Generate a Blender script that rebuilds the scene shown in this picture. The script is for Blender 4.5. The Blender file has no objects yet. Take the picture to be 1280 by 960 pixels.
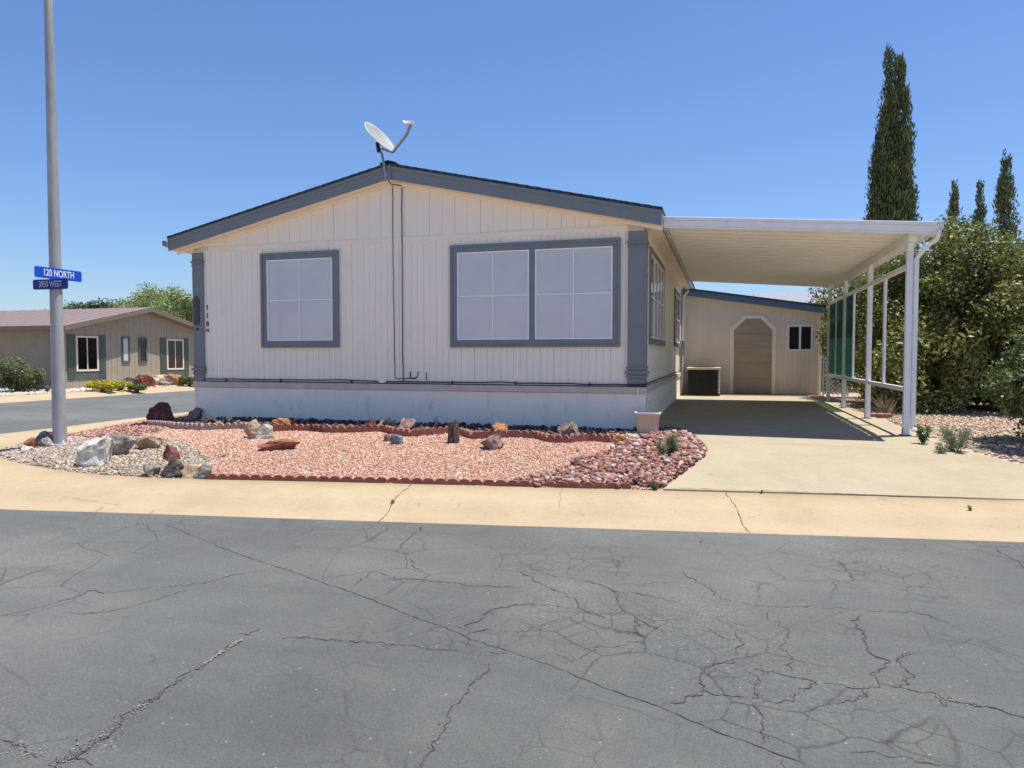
import bpy, bmesh, math, random
import numpy as np
from mathutils import Vector, Matrix, noise
R = math.radians
sc = bpy.context.scene
col = sc.collection
# ------------------------------------------------------------------ camera
F_PX = 880.0; TH = R(16.6); PIT = math.atan(36 / F_PX); CAM = Vector((0, 0, 1.05))
cd = bpy.data.cameras.new('camera'); cam = bpy.data.objects.new('camera', cd); col.objects.link(cam)
cd.sensor_width = 36; cd.lens = 36 * F_PX / 1280; cd.clip_end = 3000; cd.clip_start = .05
cam.location = CAM; cam.rotation_euler = (R(90) - PIT, 0, TH); sc.camera = cam
# ------------------------------------------------------------------ light
SUN = Vector((.25, .12, 1)).normalized()
EL = math.asin(SUN.z); AZ = math.atan2(SUN.x, SUN.y)
w = bpy.data.worlds.new('World'); sc.world = w; w.use_nodes = True
nt = w.node_tree; nt.nodes.clear()
sky = nt.nodes.new('ShaderNodeTexSky'); sky.sky_type = 'NISHITA'; sky.sun_disc = False
sky.sun_elevation = EL; sky.sun_rotation = AZ; sky.altitude = 900; sky.air_density = 1.35; sky.dust_density = .55; sky.ozone_density = 3.2
bg = nt.nodes.new('ShaderNodeBackground'); bg.inputs[1].default_value = .078
wo = nt.nodes.new('ShaderNodeOutputWorld')
tn = nt.nodes.new('ShaderNodeMix'); tn.data_type = 'RGBA'; tn.blend_type = 'MULTIPLY'; tn.inputs[0].default_value = 1; tn.inputs[7].default_value = (.81, .96, 1.27, 1)
nt.links.new(sky.outputs[0], tn.inputs[6]); nt.links.new(tn.outputs[2], bg.inputs[0]); nt.links.new(bg.outputs[0], wo.inputs[0])
sl = bpy.data.lights.new('sun', 'SUN'); sl.energy = 5.0; sl.angle = R(.53); sl.color = (1, .94, .84)
so = bpy.data.objects.new('sun', sl); col.objects.link(so); so.rotation_euler = SUN.to_track_quat('Z', 'Y').to_euler(); so.location = (0, 0, 20)
sc.view_settings.view_transform = 'Standard'; sc.view_settings.look = 'None'; sc.view_settings.exposure = .56; sc.view_settings.gamma = 1
sc.view_settings.use_curve_mapping = False
rng = np.random.default_rng(7); random.seed(7)

# ------------------------------------------------------------------ layout helpers (a pixel of the survey photo -> a point in the place)
def ray(px, py):
    x = (px - 640) / F_PX; y = (480 - py) / F_PX
    fw = math.cos(PIT) + y * math.sin(PIT); up = -math.sin(PIT) + y * math.cos(PIT)
    return Vector((x * math.cos(TH) - fw * math.sin(TH), x * math.sin(TH) + fw * math.cos(TH), up))
def onplane(px, py, ax, v):
    r = ray(px, py); t = (v - CAM[ax]) / r[ax]; return CAM + r * t
def atdepth(px, py, d): return CAM + ray(px, py) * d
INN = [(-11.3, 60), (-11.3, 38), (-11.3, 24), (-11.3, 17), (-11.25, 14), (-10.9, 11), (-10.35, 9.2), (-10.0, 8.0), (-9.4, 7.1), (-8.6, 6.6), (-7.8, 6.3), (-6.89, 6.07), (-5.96, 6.02), (-5.12, 6.14), (-3.12, 6.46), (-.75, 6.82), (.7, 7.04), (2.59, 7.32), (6, 7.83), (12, 8.73), (25, 10.66), (60, 15.9)]
OUT = [(-12.45, 60), (-12.45, 38), (-12.45, 24), (-12.45, 17), (-12.45, 14), (-12.45, 11.3), (-12.4, 9.4), (-12.0, 7.7), (-11.1, 6.3), (-9.9, 5.35), (-8.7, 4.9), (-7.5, 4.72), (-6.3, 4.85), (-5.2, 5.03), (-3.0, 5.37), (-.55, 5.76), (.95, 6.0), (2.85, 6.3), (6.2, 6.82), (12.2, 7.72), (25.2, 9.63), (60, 14.8)]
IA = np.array(INN, float)
def inner_d(x, y):
    """signed distance to the inner edge of the pavement, positive in the yard"""
    p = np.array([x, y]); a = IA[:-1]; b = IA[1:]; ab = b - a; t = np.clip(((p - a) * ab).sum(1) / (ab * ab).sum(1), 0, 1)
    q = a + ab * t[:, None]; dd = np.hypot(*(p - q).T); i = dd.argmin()
    s = ab[i, 0] * (p[1] - a[i, 1]) - ab[i, 1] * (p[0] - a[i, 0])
    return dd[i] if s > 0 else -dd[i]
def G(x, y):
    d = inner_d(x, y)
    if d < 0: return -.255 + .35 * d
    t = min(1, d / 3.0); return -.252 + .252 * (t * (1.6 - .6 * t))
def onG(px, py):
    z = -.15
    for _ in range(12):
        p = onplane(px, py, 2, z); z = .5 * z + .5 * G(p.x, p.y)
    return Vector((p.x, p.y, G(p.x, p.y)))

# ------------------------------------------------------------------ materials
def nodes(name):
    m = bpy.data.materials.new(name); m.use_nodes = True; t = m.node_tree
    b = t.nodes['Principled BSDF']; return m, t, b
def N(t, typ, **k):
    n = t.nodes.new(typ)
    for a, v in k.items(): setattr(n, a, v)
    return n
def coords(t, scale=(1, 1, 1)):
    tc = N(t, 'ShaderNodeTexCoord'); mp = N(t, 'ShaderNodeMapping'); mp.inputs['Scale'].default_value = scale
    t.links.new(tc.outputs['Object'], mp.inputs[0]); return mp.outputs[0]
def noise_n(t, vec, scale, detail=4, rough=.55, dist=0):
    n = N(t, 'ShaderNodeTexNoise'); n.inputs['Scale'].default_value = scale; n.inputs['Detail'].default_value = detail
    n.inputs['Roughness'].default_value = rough; n.inputs['Distortion'].default_value = dist; t.links.new(vec, n.inputs['Vector']); return n.outputs[0]
def ramp(t, fac, stops):
    r = N(t, 'ShaderNodeValToRGB'); e = r.color_ramp.elements
    while len(e) < len(stops): e.new(.5)
    for i, (p, c) in enumerate(stops):
        e[i].position = p; e[i].color = (*c, 1) if len(c) == 3 else c
    t.links.new(fac, r.inputs[0]); return r.outputs[0]
def mix(t, fac, a, b, mode='MIX'):
    m = N(t, 'ShaderNodeMix', data_type='RGBA', blend_type=mode)
    for s, v in ((m.inputs[0], fac), (m.inputs[6], a), (m.inputs[7], b)):
        if isinstance(v, (int, float)): s.default_value = v
        elif isinstance(v, tuple): s.default_value = (*v, 1)
        else: t.links.new(v, s)
    return m.outputs[2]
def bump(t, b, h, strength=.3, dist=.01):
    n = N(t, 'ShaderNodeBump'); n.inputs['Strength'].default_value = strength; n.inputs['Distance'].default_value = dist
    t.links.new(h, n.inputs['Height']); t.links.new(n.outputs[0], b.inputs['Normal'])
def vary(name, c, amt=.12, scale=3, rough=.7, bs=0, bscale=80, metal=0, spec=.4, stretch=(1, 1, 1), bdist=.004):
    m, t, b = nodes(name); v = coords(t, stretch)
    lo = tuple(x * (1 - amt) for x in c); hi = tuple(min(1, x * (1 + amt)) for x in c)
    t.links.new(ramp(t, noise_n(t, v, scale, 6, .6), [(.3, lo), (.7, hi)]), b.inputs['Base Color'])
    b.inputs['Roughness'].default_value = rough; b.inputs['Metallic'].default_value = metal; b.inputs['Specular IOR Level'].default_value = spec
    if bs: bump(t, b, noise_n(t, v, bscale, 4), bs, bdist)
    return m
M = {}
def mm(k, *a, **kw): M[k] = vary(k, *a, **kw); return M[k]
mm('cream_siding', (.95, .88, .74), .02, 1.5, .62, .25, 60, stretch=(1, 1, .12))
mm('cream_trim', (.94, .85, .70), .04, 3, .6, .2, 80)
mm('tan_trim', (.62, .53, .45), .12, 5, .7, .2, 80)
mm('skirt_paint', (.93, .86, .74), .04, 1.6, .7, .3, 90)
mm('groove_dark', (.76, .68, .60), .1, 5, .9)
mm('slate_trim', (.20, .227, .24), .07, 4, .55, .25, 90)
mm('slate_blue_fascia', (.135, .18, .25), .06, 4, .5)
mm('white_metal', (.86, .86, .87), .05, 5, .35, spec=.5)
mm('white_pan', (.93, .90, .80), .03, 1.2, .42, spec=.5)
mm('white_frame', (.90, .90, .92), .04, 5, .5)
mm('galvanised', (.36, .37, .37), .25, 7, .6, .2, 60, metal=.1, stretch=(1, 1, .2))
mm('grey_metal', (.30, .31, .33), .12, 6, .45, metal=.3)
mm('dish_grey', (.30, .32, .30), .07, 6, .38)
mm('dark_metal', (.02, .021, .023), .3, 8, .5)
mm('black_cable', (.03, .028, .028), .2, 8, .6)
mm('sign_blue', (.006, .085, .56), .08, 9, .4)
mm('sign_navy', (.008, .02, .20), .08, 9, .4)
mm('sign_white', (.82, .84, .86), .04, 9, .5)
mm('sign_faded', (.45, .46, .62), .06, 9, .5)
mm('number_black', (.03, .025, .03), .1, 9, .6)
mm('plaque_mauve', (.10, .08, .105), .4, 30, .6, .5, 60)
mm('shed_siding', (.80, .70, .57), .05, 2.0, .68, .2, 60, stretch=(1, 1, .12))
mm('shed_door', (.41, .335, .245), .1, 3, .6, .3, 40, stretch=(.3, 1, 3))
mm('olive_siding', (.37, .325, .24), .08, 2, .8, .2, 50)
mm('olive_siding_shaded', (.27, .245, .185), .08, 2, .8, .2, 50)  # same olive siding, with the shade of the long wall put into its colour
mm('green_shutter', (.10, .13, .105), .1, 6, .6)
mm('brown_roof', (.235, .172, .148), .1, 3, .45, .15, 30)
mm('brown_fascia', (.20, .155, .12), .1, 5, .6)
mm('pale_roof', (.62, .62, .64), .08, 2, .5)
mm('dark_room', (.012, .013, .016), .2, 3, .8)
mm('terracotta', (.29, .115, .085), .22, 14, .85, .5, 120)
mm('dark_terracotta', (.15, .055, .05), .25, 14, .85, .5, 120)
mm('pinkish_edger', (.36, .255, .225), .2, 14, .9, .5, 120)
mm('pot_plastic', (.62, .53, .46), .07, 5, .55, .15, 60)
mm('bark', (.09, .065, .045), .3, 9, .9, .6, 30, stretch=(1, 1, .2), bdist=.02)
mm('twig', (.25, .20, .15), .25, 20, .9)
mm('soil', (.22, .165, .13), .35, 6, .95, .6, 60, bdist=.02)
mm('weathered_wood', (.30, .24, .18), .3, 9, .85, .4, 30)

def splash(mat, c):
    t = mat.node_tree; b = t.nodes['Principled BSDF']; old = b.inputs['Base Color'].links[0].from_socket; v = coords(t, (1, 1, .35))
    f = ramp(t, noise_n(t, v, 5.5, 8, .75, .2), [(.55, (0, 0, 0)), (.70, (.45, .45, .45))]); t.links.new(mix(t, f, old, c), b.inputs['Base Color'])
splash(M['skirt_paint'], (.55, .44, .34)); splash(M['white_metal'], (.62, .60, .56)); splash(M['cream_siding'], (.78, .70, .58)); splash(M['galvanised'], (.22, .21, .20))
def concrete(name, c, joints=False):
    m, t, b = nodes(name); v = coords(t)
    a = noise_n(t, v, .55, 6, .6, .4); f = noise_n(t, v, 110, 4, .8); st = noise_n(t, v, 2.2, 9, .75, .15)
    base = ramp(t, a, [(.25, tuple(x * .90 for x in c)), (.6, c), (.85, tuple(x * 1.06 for x in c))])
    base = mix(t, .7, base, ramp(t, st, [(.30, (.84, .82, .78)), (.55, (1, 1, 1)), (.75, (1.05, 1.05, 1.05))]), 'MULTIPLY')
    sp = noise_n(t, v, 14, 5, .75); base = mix(t, .8, base, ramp(t, sp, [(.30, (.72, .70, .67)), (.40, (1, 1, 1)), (.7, (1.03, 1.03, 1.03))]), 'MULTIPLY')
    base = mix(t, .55, base, ramp(t, f, [(.3, (.70, .70, .70)), (.6, (1.08, 1.08, 1.08))]), 'MULTIPLY')
    t.links.new(base, b.inputs['Base Color']); b.inputs['Roughness'].default_value = .88; b.inputs['Specular IOR Level'].default_value = .2
    bump(t, b, f, .35, .003); return m
M['sidewalk'] = concrete('sidewalk_concrete', (.41, .325, .212))
M['driveway'] = concrete('driveway_concrete', (.37, .322, .228))
def asphalt():
    m, t, b = nodes('asphalt'); v = coords(t)
    big = noise_n(t, v, .28, 5, .55, .6); mid = noise_n(t, v, 1.6, 7, .7, .5); fine = noise_n(t, v, 120, 4, .85); fine2 = noise_n(t, v, 48, 4, .75)
    base = ramp(t, big, [(.3, (.090, .094, .092)), (.5, (.112, .117, .113)), (.72, (.152, .154, .146))])
    base = mix(t, .9, base, ramp(t, mid, [(.25, (.84, .85, .88)), (.5, (1, 1, 1)), (.72, (1.16, 1.15, 1.12))]), 'MULTIPLY')
    # worn areas where the aggregate shows: speckle masked by large patches
    msk = ramp(t, noise_n(t, v, .5, 4, .6, .3), [(.47, (0, 0, 0)), (.62, (1, 1, 1))])
    spk = ramp(t, fine2, [(.48, (1, 1, 1)), (.60, (1.35, 1.33, 1.28)), (.72, (1.9, 1.85, 1.7))])
    base = mix(t, msk, base, mix(t, 1, base, spk, 'MULTIPLY'))
    base = mix(t, .9, base, ramp(t, fine, [(.28, (.62, .62, .63)), (.5, (1, 1, 1)), (.72, (1.42, 1.42, 1.4))]), 'MULTIPLY')
    fv = N(t, 'ShaderNodeTexVoronoi'); fv.inputs['Scale'].default_value = 22; t.links.new(v, fv.inputs['Vector'])
    fl_ = ramp(t, fv.outputs['Distance'], [(0, (1, 1, 1)), (.10, (1, 1, 1)), (.14, (0, 0, 0))]); sx_ = N(t, 'ShaderNodeSeparateColor'); t.links.new(fv.outputs['Color'], sx_.inputs[0])
    th = N(t, 'ShaderNodeMath', operation='GREATER_THAN'); th.inputs[1].default_value = .86; t.links.new(sx_.outputs[0], th.inputs[0])
    fm = N(t, 'ShaderNodeMath', operation='MULTIPLY'); t.links.new(fl_, fm.inputs[0]); t.links.new(th.outputs[0], fm.inputs[1])
    base = mix(t, fm.outputs[0], base, (.26, .255, .24))
    # scuffs drawn out along the traffic
    sv = N(t, 'ShaderNodeMapping'); sv.inputs['Scale'].default_value = (.35, 2.2, 1); sv.inputs['Rotation'].default_value = (0, 0, -.15); t.links.new(v, sv.inputs[0])
    base = mix(t, .8, base, ramp(t, noise_n(t, sv.outputs[0], 1.1, 7, .65, .3), [(.32, (.87, .87, .88)), (.5, (1, 1, 1)), (.68, (1.12, 1.115, 1.10))]), 'MULTIPLY')
    # hairline craze cracks, only in patches
    dv = N(t, 'ShaderNodeMixRGB'); dv.inputs[0].default_value = .12; nn = N(t, 'ShaderNodeTexNoise'); nn.inputs['Scale'].default_value = 2.5; nn.inputs['Detail'].default_value = 5
    t.links.new(v, nn.inputs[0]); t.links.new(v, dv.inputs[1]); t.links.new(nn.outputs[1], dv.inputs[2])
    vo = N(t, 'ShaderNodeTexVoronoi', feature='DISTANCE_TO_EDGE'); vo.inputs['Scale'].default_value = 2.3; t.links.new(dv.outputs[0], vo.inputs['Vector'])
    hair = ramp(t, vo.outputs['Distance'], [(0, (.35, .35, .36)), (.008, (.7, .7, .7)), (.018, (1, 1, 1))])
    v2 = N(t, 'ShaderNodeTexVoronoi', feature='DISTANCE_TO_EDGE'); v2.inputs['Scale'].default_value = 6.5; t.links.new(dv.outputs[0], v2.inputs['Vector'])
    h2 = ramp(t, v2.outputs['Distance'], [(0, (.52, .52, .53)), (.02, (.82, .82, .82)), (.045, (1, 1, 1))])
    sx = N(t, 'ShaderNodeSeparateXYZ'); t.links.new(v, sx.inputs[0]); mr = N(t, 'ShaderNodeMapRange'); mr.inputs['From Min'].default_value = -2.6; mr.inputs['From Max'].default_value = -.8; t.links.new(sx.outputs[0], mr.inputs[0])
    m2 = N(t, 'ShaderNodeMath', operation='MULTIPLY'); t.links.new(mr.outputs[0], m2.inputs[0]); t.links.new(ramp(t, noise_n(t, v, 1.1, 4, .6, .3), [(.46, (0, 0, 0)), (.58, (.9, .9, .9))]), m2.inputs[1])
    base = mix(t, m2.outputs[0], base, mix(t, 1, base, h2, 'MULTIPLY'))
    pm = ramp(t, noise_n(t, v, .55, 3, .5, 0), [(.44, (0, 0, 0)), (.56, (.8, .8, .8))])
    base = mix(t, pm, base, mix(t, 1, base, hair, 'MULTIPLY'))
    t.links.new(base, b.inputs['Base Color']); b.inputs['Roughness'].default_value = .78; b.inputs['Specular IOR Level'].default_value = .35
    ad = N(t, 'ShaderNodeMath', operation='ADD'); t.links.new(fine, ad.inputs[0]); t.links.new(fine2, ad.inputs[1])
    bump(t, b, ad.outputs[0], .8, .008); return m
M['asphalt'] = asphalt()
mm('crack', (.062, .062, .063), .3, 30, .95)
mm('crack_pale', (.20, .196, .185), .35, 30, .95, .6, 90)
mm('path_brick', (.36, .23, .185), .2, 6, .9, .4, 60)
mm('joint', (.17, .13, .09), .3, 30, .95)
def yard():
    m, t, b = nodes('yard_soil'); tc = N(t, 'ShaderNodeTexCoord'); v = tc.outputs['Object']
    vo = N(t, 'ShaderNodeTexVoronoi'); vo.inputs['Scale'].default_value = 42; t.links.new(v, vo.inputs['Vector'])
    pink = ramp(t, vo.outputs['Color'], [(.15, (.22, .12, .085)), (.5, (.36, .20, .15)), (.85, (.48, .32, .24))])
    tan = ramp(t, vo.outputs['Color'], [(.15, (.20, .15, .12)), (.5, (.36, .28, .21)), (.85, (.52, .43, .35))])
    sx = N(t, 'ShaderNodeSeparateXYZ'); t.links.new(v, sx.inputs[0])
    f = ramp(t, sx.outputs[0], [(0, (0, 0, 0)), (1, (1, 1, 1))])
    t.links.new(mix(t, f, pink, tan), b.inputs['Base Color']); b.inputs['Roughness'].default_value = .95
    bump(t, b, vo.outputs['Distance'], .8, .012); return m
M['yard'] = yard()
mm('desert', (.40, .30, .22), .2, .3, .95, .4, 20, bdist=.02)
def attr_mat(name, rough=.9, bs=.4, bscale=60, transl=0, spec=.3):
    m, t, b = nodes(name); a = N(t, 'ShaderNodeAttribute', attribute_name='Col')
    v = coords(t); nz = noise_n(t, v, bscale * .6, 3)
    c = mix(t, .6, a.outputs[0], ramp(t, nz, [(.3, (.78, .78, .78)), (.7, (1.15, 1.15, 1.15))]), 'MULTIPLY')
    t.links.new(c, b.inputs['Base Color']); b.inputs['Roughness'].default_value = rough; b.inputs['Specular IOR Level'].default_value = spec
    if bs: bump(t, b, nz, bs, .003)
    if transl:
        tr = N(t, 'ShaderNodeBsdfTranslucent'); t.links.new(mix(t, 1, c, (1.0, 1.15, .5), 'MULTIPLY'), tr.inputs[0])
        ms = N(t, 'ShaderNodeMixShader'); ms.inputs[0].default_value = transl
        o = t.nodes['Material Output']; t.links.new(b.outputs[0], ms.inputs[1]); t.links.new(tr.outputs[0], ms.inputs[2]); t.links.new(ms.outputs[0], o.inputs[0])
    return m
M['stone'] = attr_mat('gravel_stone')
M['leaf'] = attr_mat('leaf', .5, 0, 60, .28, .35)
M['needle'] = attr_mat('needle', .75, 0, 60, .08, .15)
def rockmat(name, c1, c2, c3=None, sc_=6):
    m, t, b = nodes(name); v = coords(t)
    n1 = noise_n(t, v, sc_, 8, .7, .6); n2 = noise_n(t, v, 38, 7, .85)
    base = ramp(t, n1, [(.36, c1), (.56, c2), (.70, c3 or c2)])
    base = mix(t, .8, base, ramp(t, n2, [(.36, (.45, .44, .42)), (.5, (1, 1, 1)), (.66, (1.35, 1.34, 1.3))]), 'MULTIPLY')
    t.links.new(base, b.inputs['Base Color']); b.inputs['Roughness'].default_value = .92; b.inputs['Specular IOR Level'].default_value = .2
    bump(t, b, n2, .9, .02); return m
M['r_red'] = rockmat('red_rock', (.10, .035, .035), (.24, .10, .085), (.42, .25, .21))
M['r_pink'] = rockmat('pink_rock', (.20, .12, .11), (.36, .24, .22), (.52, .42, .40), 9)
M['r_white'] = rockmat('white_rock', (.42, .38, .31), (.82, .79, .71), (.88, .86, .80))
M['r_cream'] = rockmat('cream_rock', (.55, .50, .36), (.74, .70, .55), (.80, .77, .66))
M['r_grey'] = rockmat('grey_rock', (.16, .15, .135), (.34, .32, .28), (.50, .47, .41), 9)
M['r_dark'] = rockmat('dark_rock', (.05, .048, .048), (.11, .105, .10), (.20, .19, .18), 9)
M['r_orange'] = rockmat('orange_rock', (.30, .13, .05), (.48, .24, .11), (.58, .36, .2))
M['r_tan'] = rockmat('tan_rock', (.36, .26, .16), (.55, .42, .27), (.66, .56, .40))
M['r_slate'] = rockmat('slate_red', (.26, .09, .06), (.38, .15, .10), (.46, .22, .16))
M['r_blue'] = rockmat('blue_grey_rock', (.12, .15, .16), (.22, .26, .27), (.36, .38, .38), 12)
M['stump'] = rockmat('petrified_wood', (.05, .03, .025), (.16, .11, .09), (.34, .28, .23), 14)
def shingle():
    m, t, b = nodes('shingle'); v = coords(t); br = N(t, 'ShaderNodeTexBrick'); br.inputs['Scale'].default_value = 3
    br.inputs['Color1'].default_value = (.07, .075, .085, 1); br.inputs['Color2'].default_value = (.045, .05, .055, 1); br.inputs['Mortar'].default_value = (.02, .02, .02, 1)
    t.links.new(v, br.inputs[0]); t.links.new(br.outputs[0], b.inputs['Base Color']); b.inputs['Roughness'].default_value = .95; bump(t, b, br.outputs[1], .5, .01); return m
M['shingle'] = shingle()
def glass(name, tint=(1, 1, 1), refl=.9):
    m, t, b = nodes(name); tr = N(t, 'ShaderNodeBsdfTransparent'); tr.inputs[0].default_value = (*tint, 1)
    gl = N(t, 'ShaderNodeBsdfGlossy'); gl.inputs['Roughness'].default_value = .03; fr = N(t, 'ShaderNodeFresnel'); fr.inputs[0].default_value = 1.5
    mu = N(t, 'ShaderNodeMath', operation='MULTIPLY'); mu.inputs[1].default_value = refl; t.links.new(fr.outputs[0], mu.inputs[0])
    ms = N(t, 'ShaderNodeMixShader'); t.links.new(mu.outputs[0], ms.inputs[0]); t.links.new(tr.outputs[0], ms.inputs[1]); t.links.new(gl.outputs[0], ms.inputs[2])
    t.links.new(ms.outputs[0], t.nodes['Material Output'].inputs[0]); return m
M['glass'] = glass('window_glass', (1, 1, 1), .8); M['glass_dark'] = glass('dark_glass', (.7, .72, .74), 1.6)
mm('blind', (.94, .93, .94), .02, 3, .8)
mm('blind_dim', (.42, .41, .37), .1, 3, .8)
def shade_cloth():
    m, t, b = nodes('green_shade_cloth'); b.inputs['Base Color'].default_value = (.008, .05, .038, 1); b.inputs['Roughness'].default_value = .6
    tr = N(t, 'ShaderNodeBsdfTranslucent'); tr.inputs[0].default_value = (.015, .13, .09, 1); tp = N(t, 'ShaderNodeBsdfTransparent'); tp.inputs[0].default_value = (.25, .6, .45, 1)
    a = N(t, 'ShaderNodeMixShader'); a.inputs[0].default_value = .45; c = N(t, 'ShaderNodeMixShader'); c.inputs[0].default_value = .22
    t.links.new(b.outputs[0], a.inputs[1]); t.links.new(tr.outputs[0], a.inputs[2]); t.links.new(a.outputs[0], c.inputs[1]); t.links.new(tp.outputs[0], c.inputs[2])
    t.links.new(c.outputs[0], t.nodes['Material Output'].inputs[0]); return m
M['shade'] = shade_cloth()

# ------------------------------------------------------------------ object helpers
ORG = {}
def tag(o, label=None, cat=None, group=None, kind=None):
    if label: o['label'] = label
    if cat: o['category'] = cat
    if group: o['group'] = group
    if kind: o['kind'] = kind
    return o
def empty(name, loc, label, cat, group=None):
    o = bpy.data.objects.new(name, None); col.objects.link(o); o.location = loc; o.empty_display_size = .2; ORG[o.name] = Vector(loc)
    return tag(o, label, cat, group)
def link(name, me, mats, parent=None, org=None):
    """me holds world coordinates; shift them to the origin of the parent (or org)"""
    og = ORG[parent.name] if parent else Vector(org or (0, 0, 0))
    if og.length: me.transform(Matrix.Translation(-og))
    o = bpy.data.objects.new(name, me); col.objects.link(o)
    for m in (mats if isinstance(mats, (list, tuple)) else [mats]): me.materials.append(M[m] if isinstance(m, str) else m)
    if parent: o.parent = parent
    else: o.location = og
    ORG[o.name] = og; return o
class MB:
    def __init__(s): s.v = []; s.f = []; s.m = []; s.s = []
    def add(s, vs, fs, m=0, smooth=False):
        k = len(s.v); s.v += [tuple(p) for p in vs]
        for f in fs: s.f.append([i + k for i in f]); s.m.append(m); s.s.append(smooth)
        return s
    def box(s, x0, x1, y0, y1, z0, z1, m=0):
        return s.add([(x, y, z) for z in (z0, z1) for y in (y0, y1) for x in (x0, x1)],
                     [(0, 2, 3, 1), (4, 5, 7, 6), (0, 1, 5, 4), (2, 6, 7, 3), (0, 4, 6, 2), (1, 3, 7, 5)], m)
    def prism(s, poly, axis, a, b, m=0):
        """poly in the two other axes (in xyz order), extruded along axis from a to b"""
        def P(u, v, w): return {0: (w, u, v), 1: (u, w, v), 2: (u, v, w)}[axis]
        n = len(poly); vs = [P(u, v, a) for u, v in poly] + [P(u, v, b) for u, v in poly]
        fs = [list(range(n))[::-1], list(range(n, 2 * n))] + [(i, (i + 1) % n, n + (i + 1) % n, n + i) for i in range(n)]
        return s.add(vs, fs, m)
    def tube(s, pts, r, n=10, m=0, cap=True):
        pts = [Vector(p) for p in pts]; rs = r if isinstance(r, (list, tuple)) else [r] * len(pts); vs = []; fs = []; up = None
        for i, p in enumerate(pts):
            d = (pts[min(i + 1, len(pts) - 1)] - pts[max(i - 1, 0)]).normalized()
            if up is None: up = d.orthogonal().normalized()
            u = (up - d * up.dot(d)).normalized(); up = u; v = d.cross(u)
            for k in range(n): a = 2 * math.pi * k / n; vs.append(p + (u * math.cos(a) + v * math.sin(a)) * rs[i])
        for i in range(len(pts) - 1):
            for k in range(n): fs.append((i * n + k, i * n + (k + 1) % n, (i + 1) * n + (k + 1) % n, (i + 1) * n + k))
        s.add(vs, fs, m, True)
        if cap: s.add(vs[:n], [list(range(n))[::-1]], m); s.add(vs[-n:], [list(range(n))], m)
        return s
    def beam(s, a, b, w, h, m=0, up=(0, 0, 1)):
        a = Vector(a); b = Vector(b); d = (b - a).normalized(); sd = d.cross(Vector(up)).normalized() * (w / 2); u = sd.cross(d).normalized() * (h / 2)
        vs = [p + i * sd + j * u for p in (a, b) for i, j in ((-1, -1), (1, -1), (1, 1), (-1, 1))]
        return s.add(vs, [(0, 3, 2, 1), (4, 5, 6, 7), (0, 1, 5, 4), (1, 2, 6, 5), (2, 3, 7, 6), (3, 0, 4, 7)], m)
    def lathe(s, c, prof, n=32, m=0):
        vs = [(c[0] + r * math.cos(2 * math.pi * k / n), c[1] + r * math.sin(2 * math.pi * k / n), c[2] + z) for r, z in prof for k in range(n)]
        fs = [(i * n + k, i * n + (k + 1) % n, (i + 1) * n + (k + 1) % n, (i + 1) * n + k) for i in range(len(prof) - 1) for k in range(n)]
        return s.add(vs, fs, m, True)
    def build(s, name, mats, parent=None, org=None, bevel=0, fix=True):
        me = bpy.data.meshes.new(name); me.from_pydata(s.v, [], s.f)
        me.polygons.foreach_set('material_index', s.m); me.polygons.foreach_set('use_smooth', s.s); me.update()
        if fix:
            bm = bmesh.new(); bm.from_mesh(me); bmesh.ops.recalc_face_normals(bm, faces=bm.faces); bm.to_mesh(me); bm.free()
        o = link(name, me, mats, parent, org)
        if bevel: b = o.modifiers.new('bevel', 'BEVEL'); b.width = bevel; b.segments = 2; b.limit_method = 'ANGLE'
        return o
def mesh_np(name, V, Fv, cols, mat, parent=None, org=None, nper=4, smooth=False):
    me = bpy.data.meshes.new(name); nf = len(Fv); me.vertices.add(len(V)); me.vertices.foreach_set('co', V.astype(np.float32).ravel())
    me.loops.add(nf * nper); me.loops.foreach_set('vertex_index', Fv.astype(np.int32).ravel())
    me.polygons.add(nf); me.polygons.foreach_set('loop_start', np.arange(0, nf * nper, nper, dtype=np.int32)); me.polygons.foreach_set('loop_total', np.full(nf, nper, dtype=np.int32))
    me.update(calc_edges=True)
    a = me.color_attributes.new('Col', 'FLOAT_COLOR', 'POINT'); c4 = np.ones((len(V), 4), np.float32); c4[:, :3] = cols; a.data.foreach_set('color', c4.ravel())
    return link(name, me, mat, parent, org)
def unit(a): return a / np.maximum(np.linalg.norm(a, axis=1, keepdims=True), 1e-9)
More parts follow.
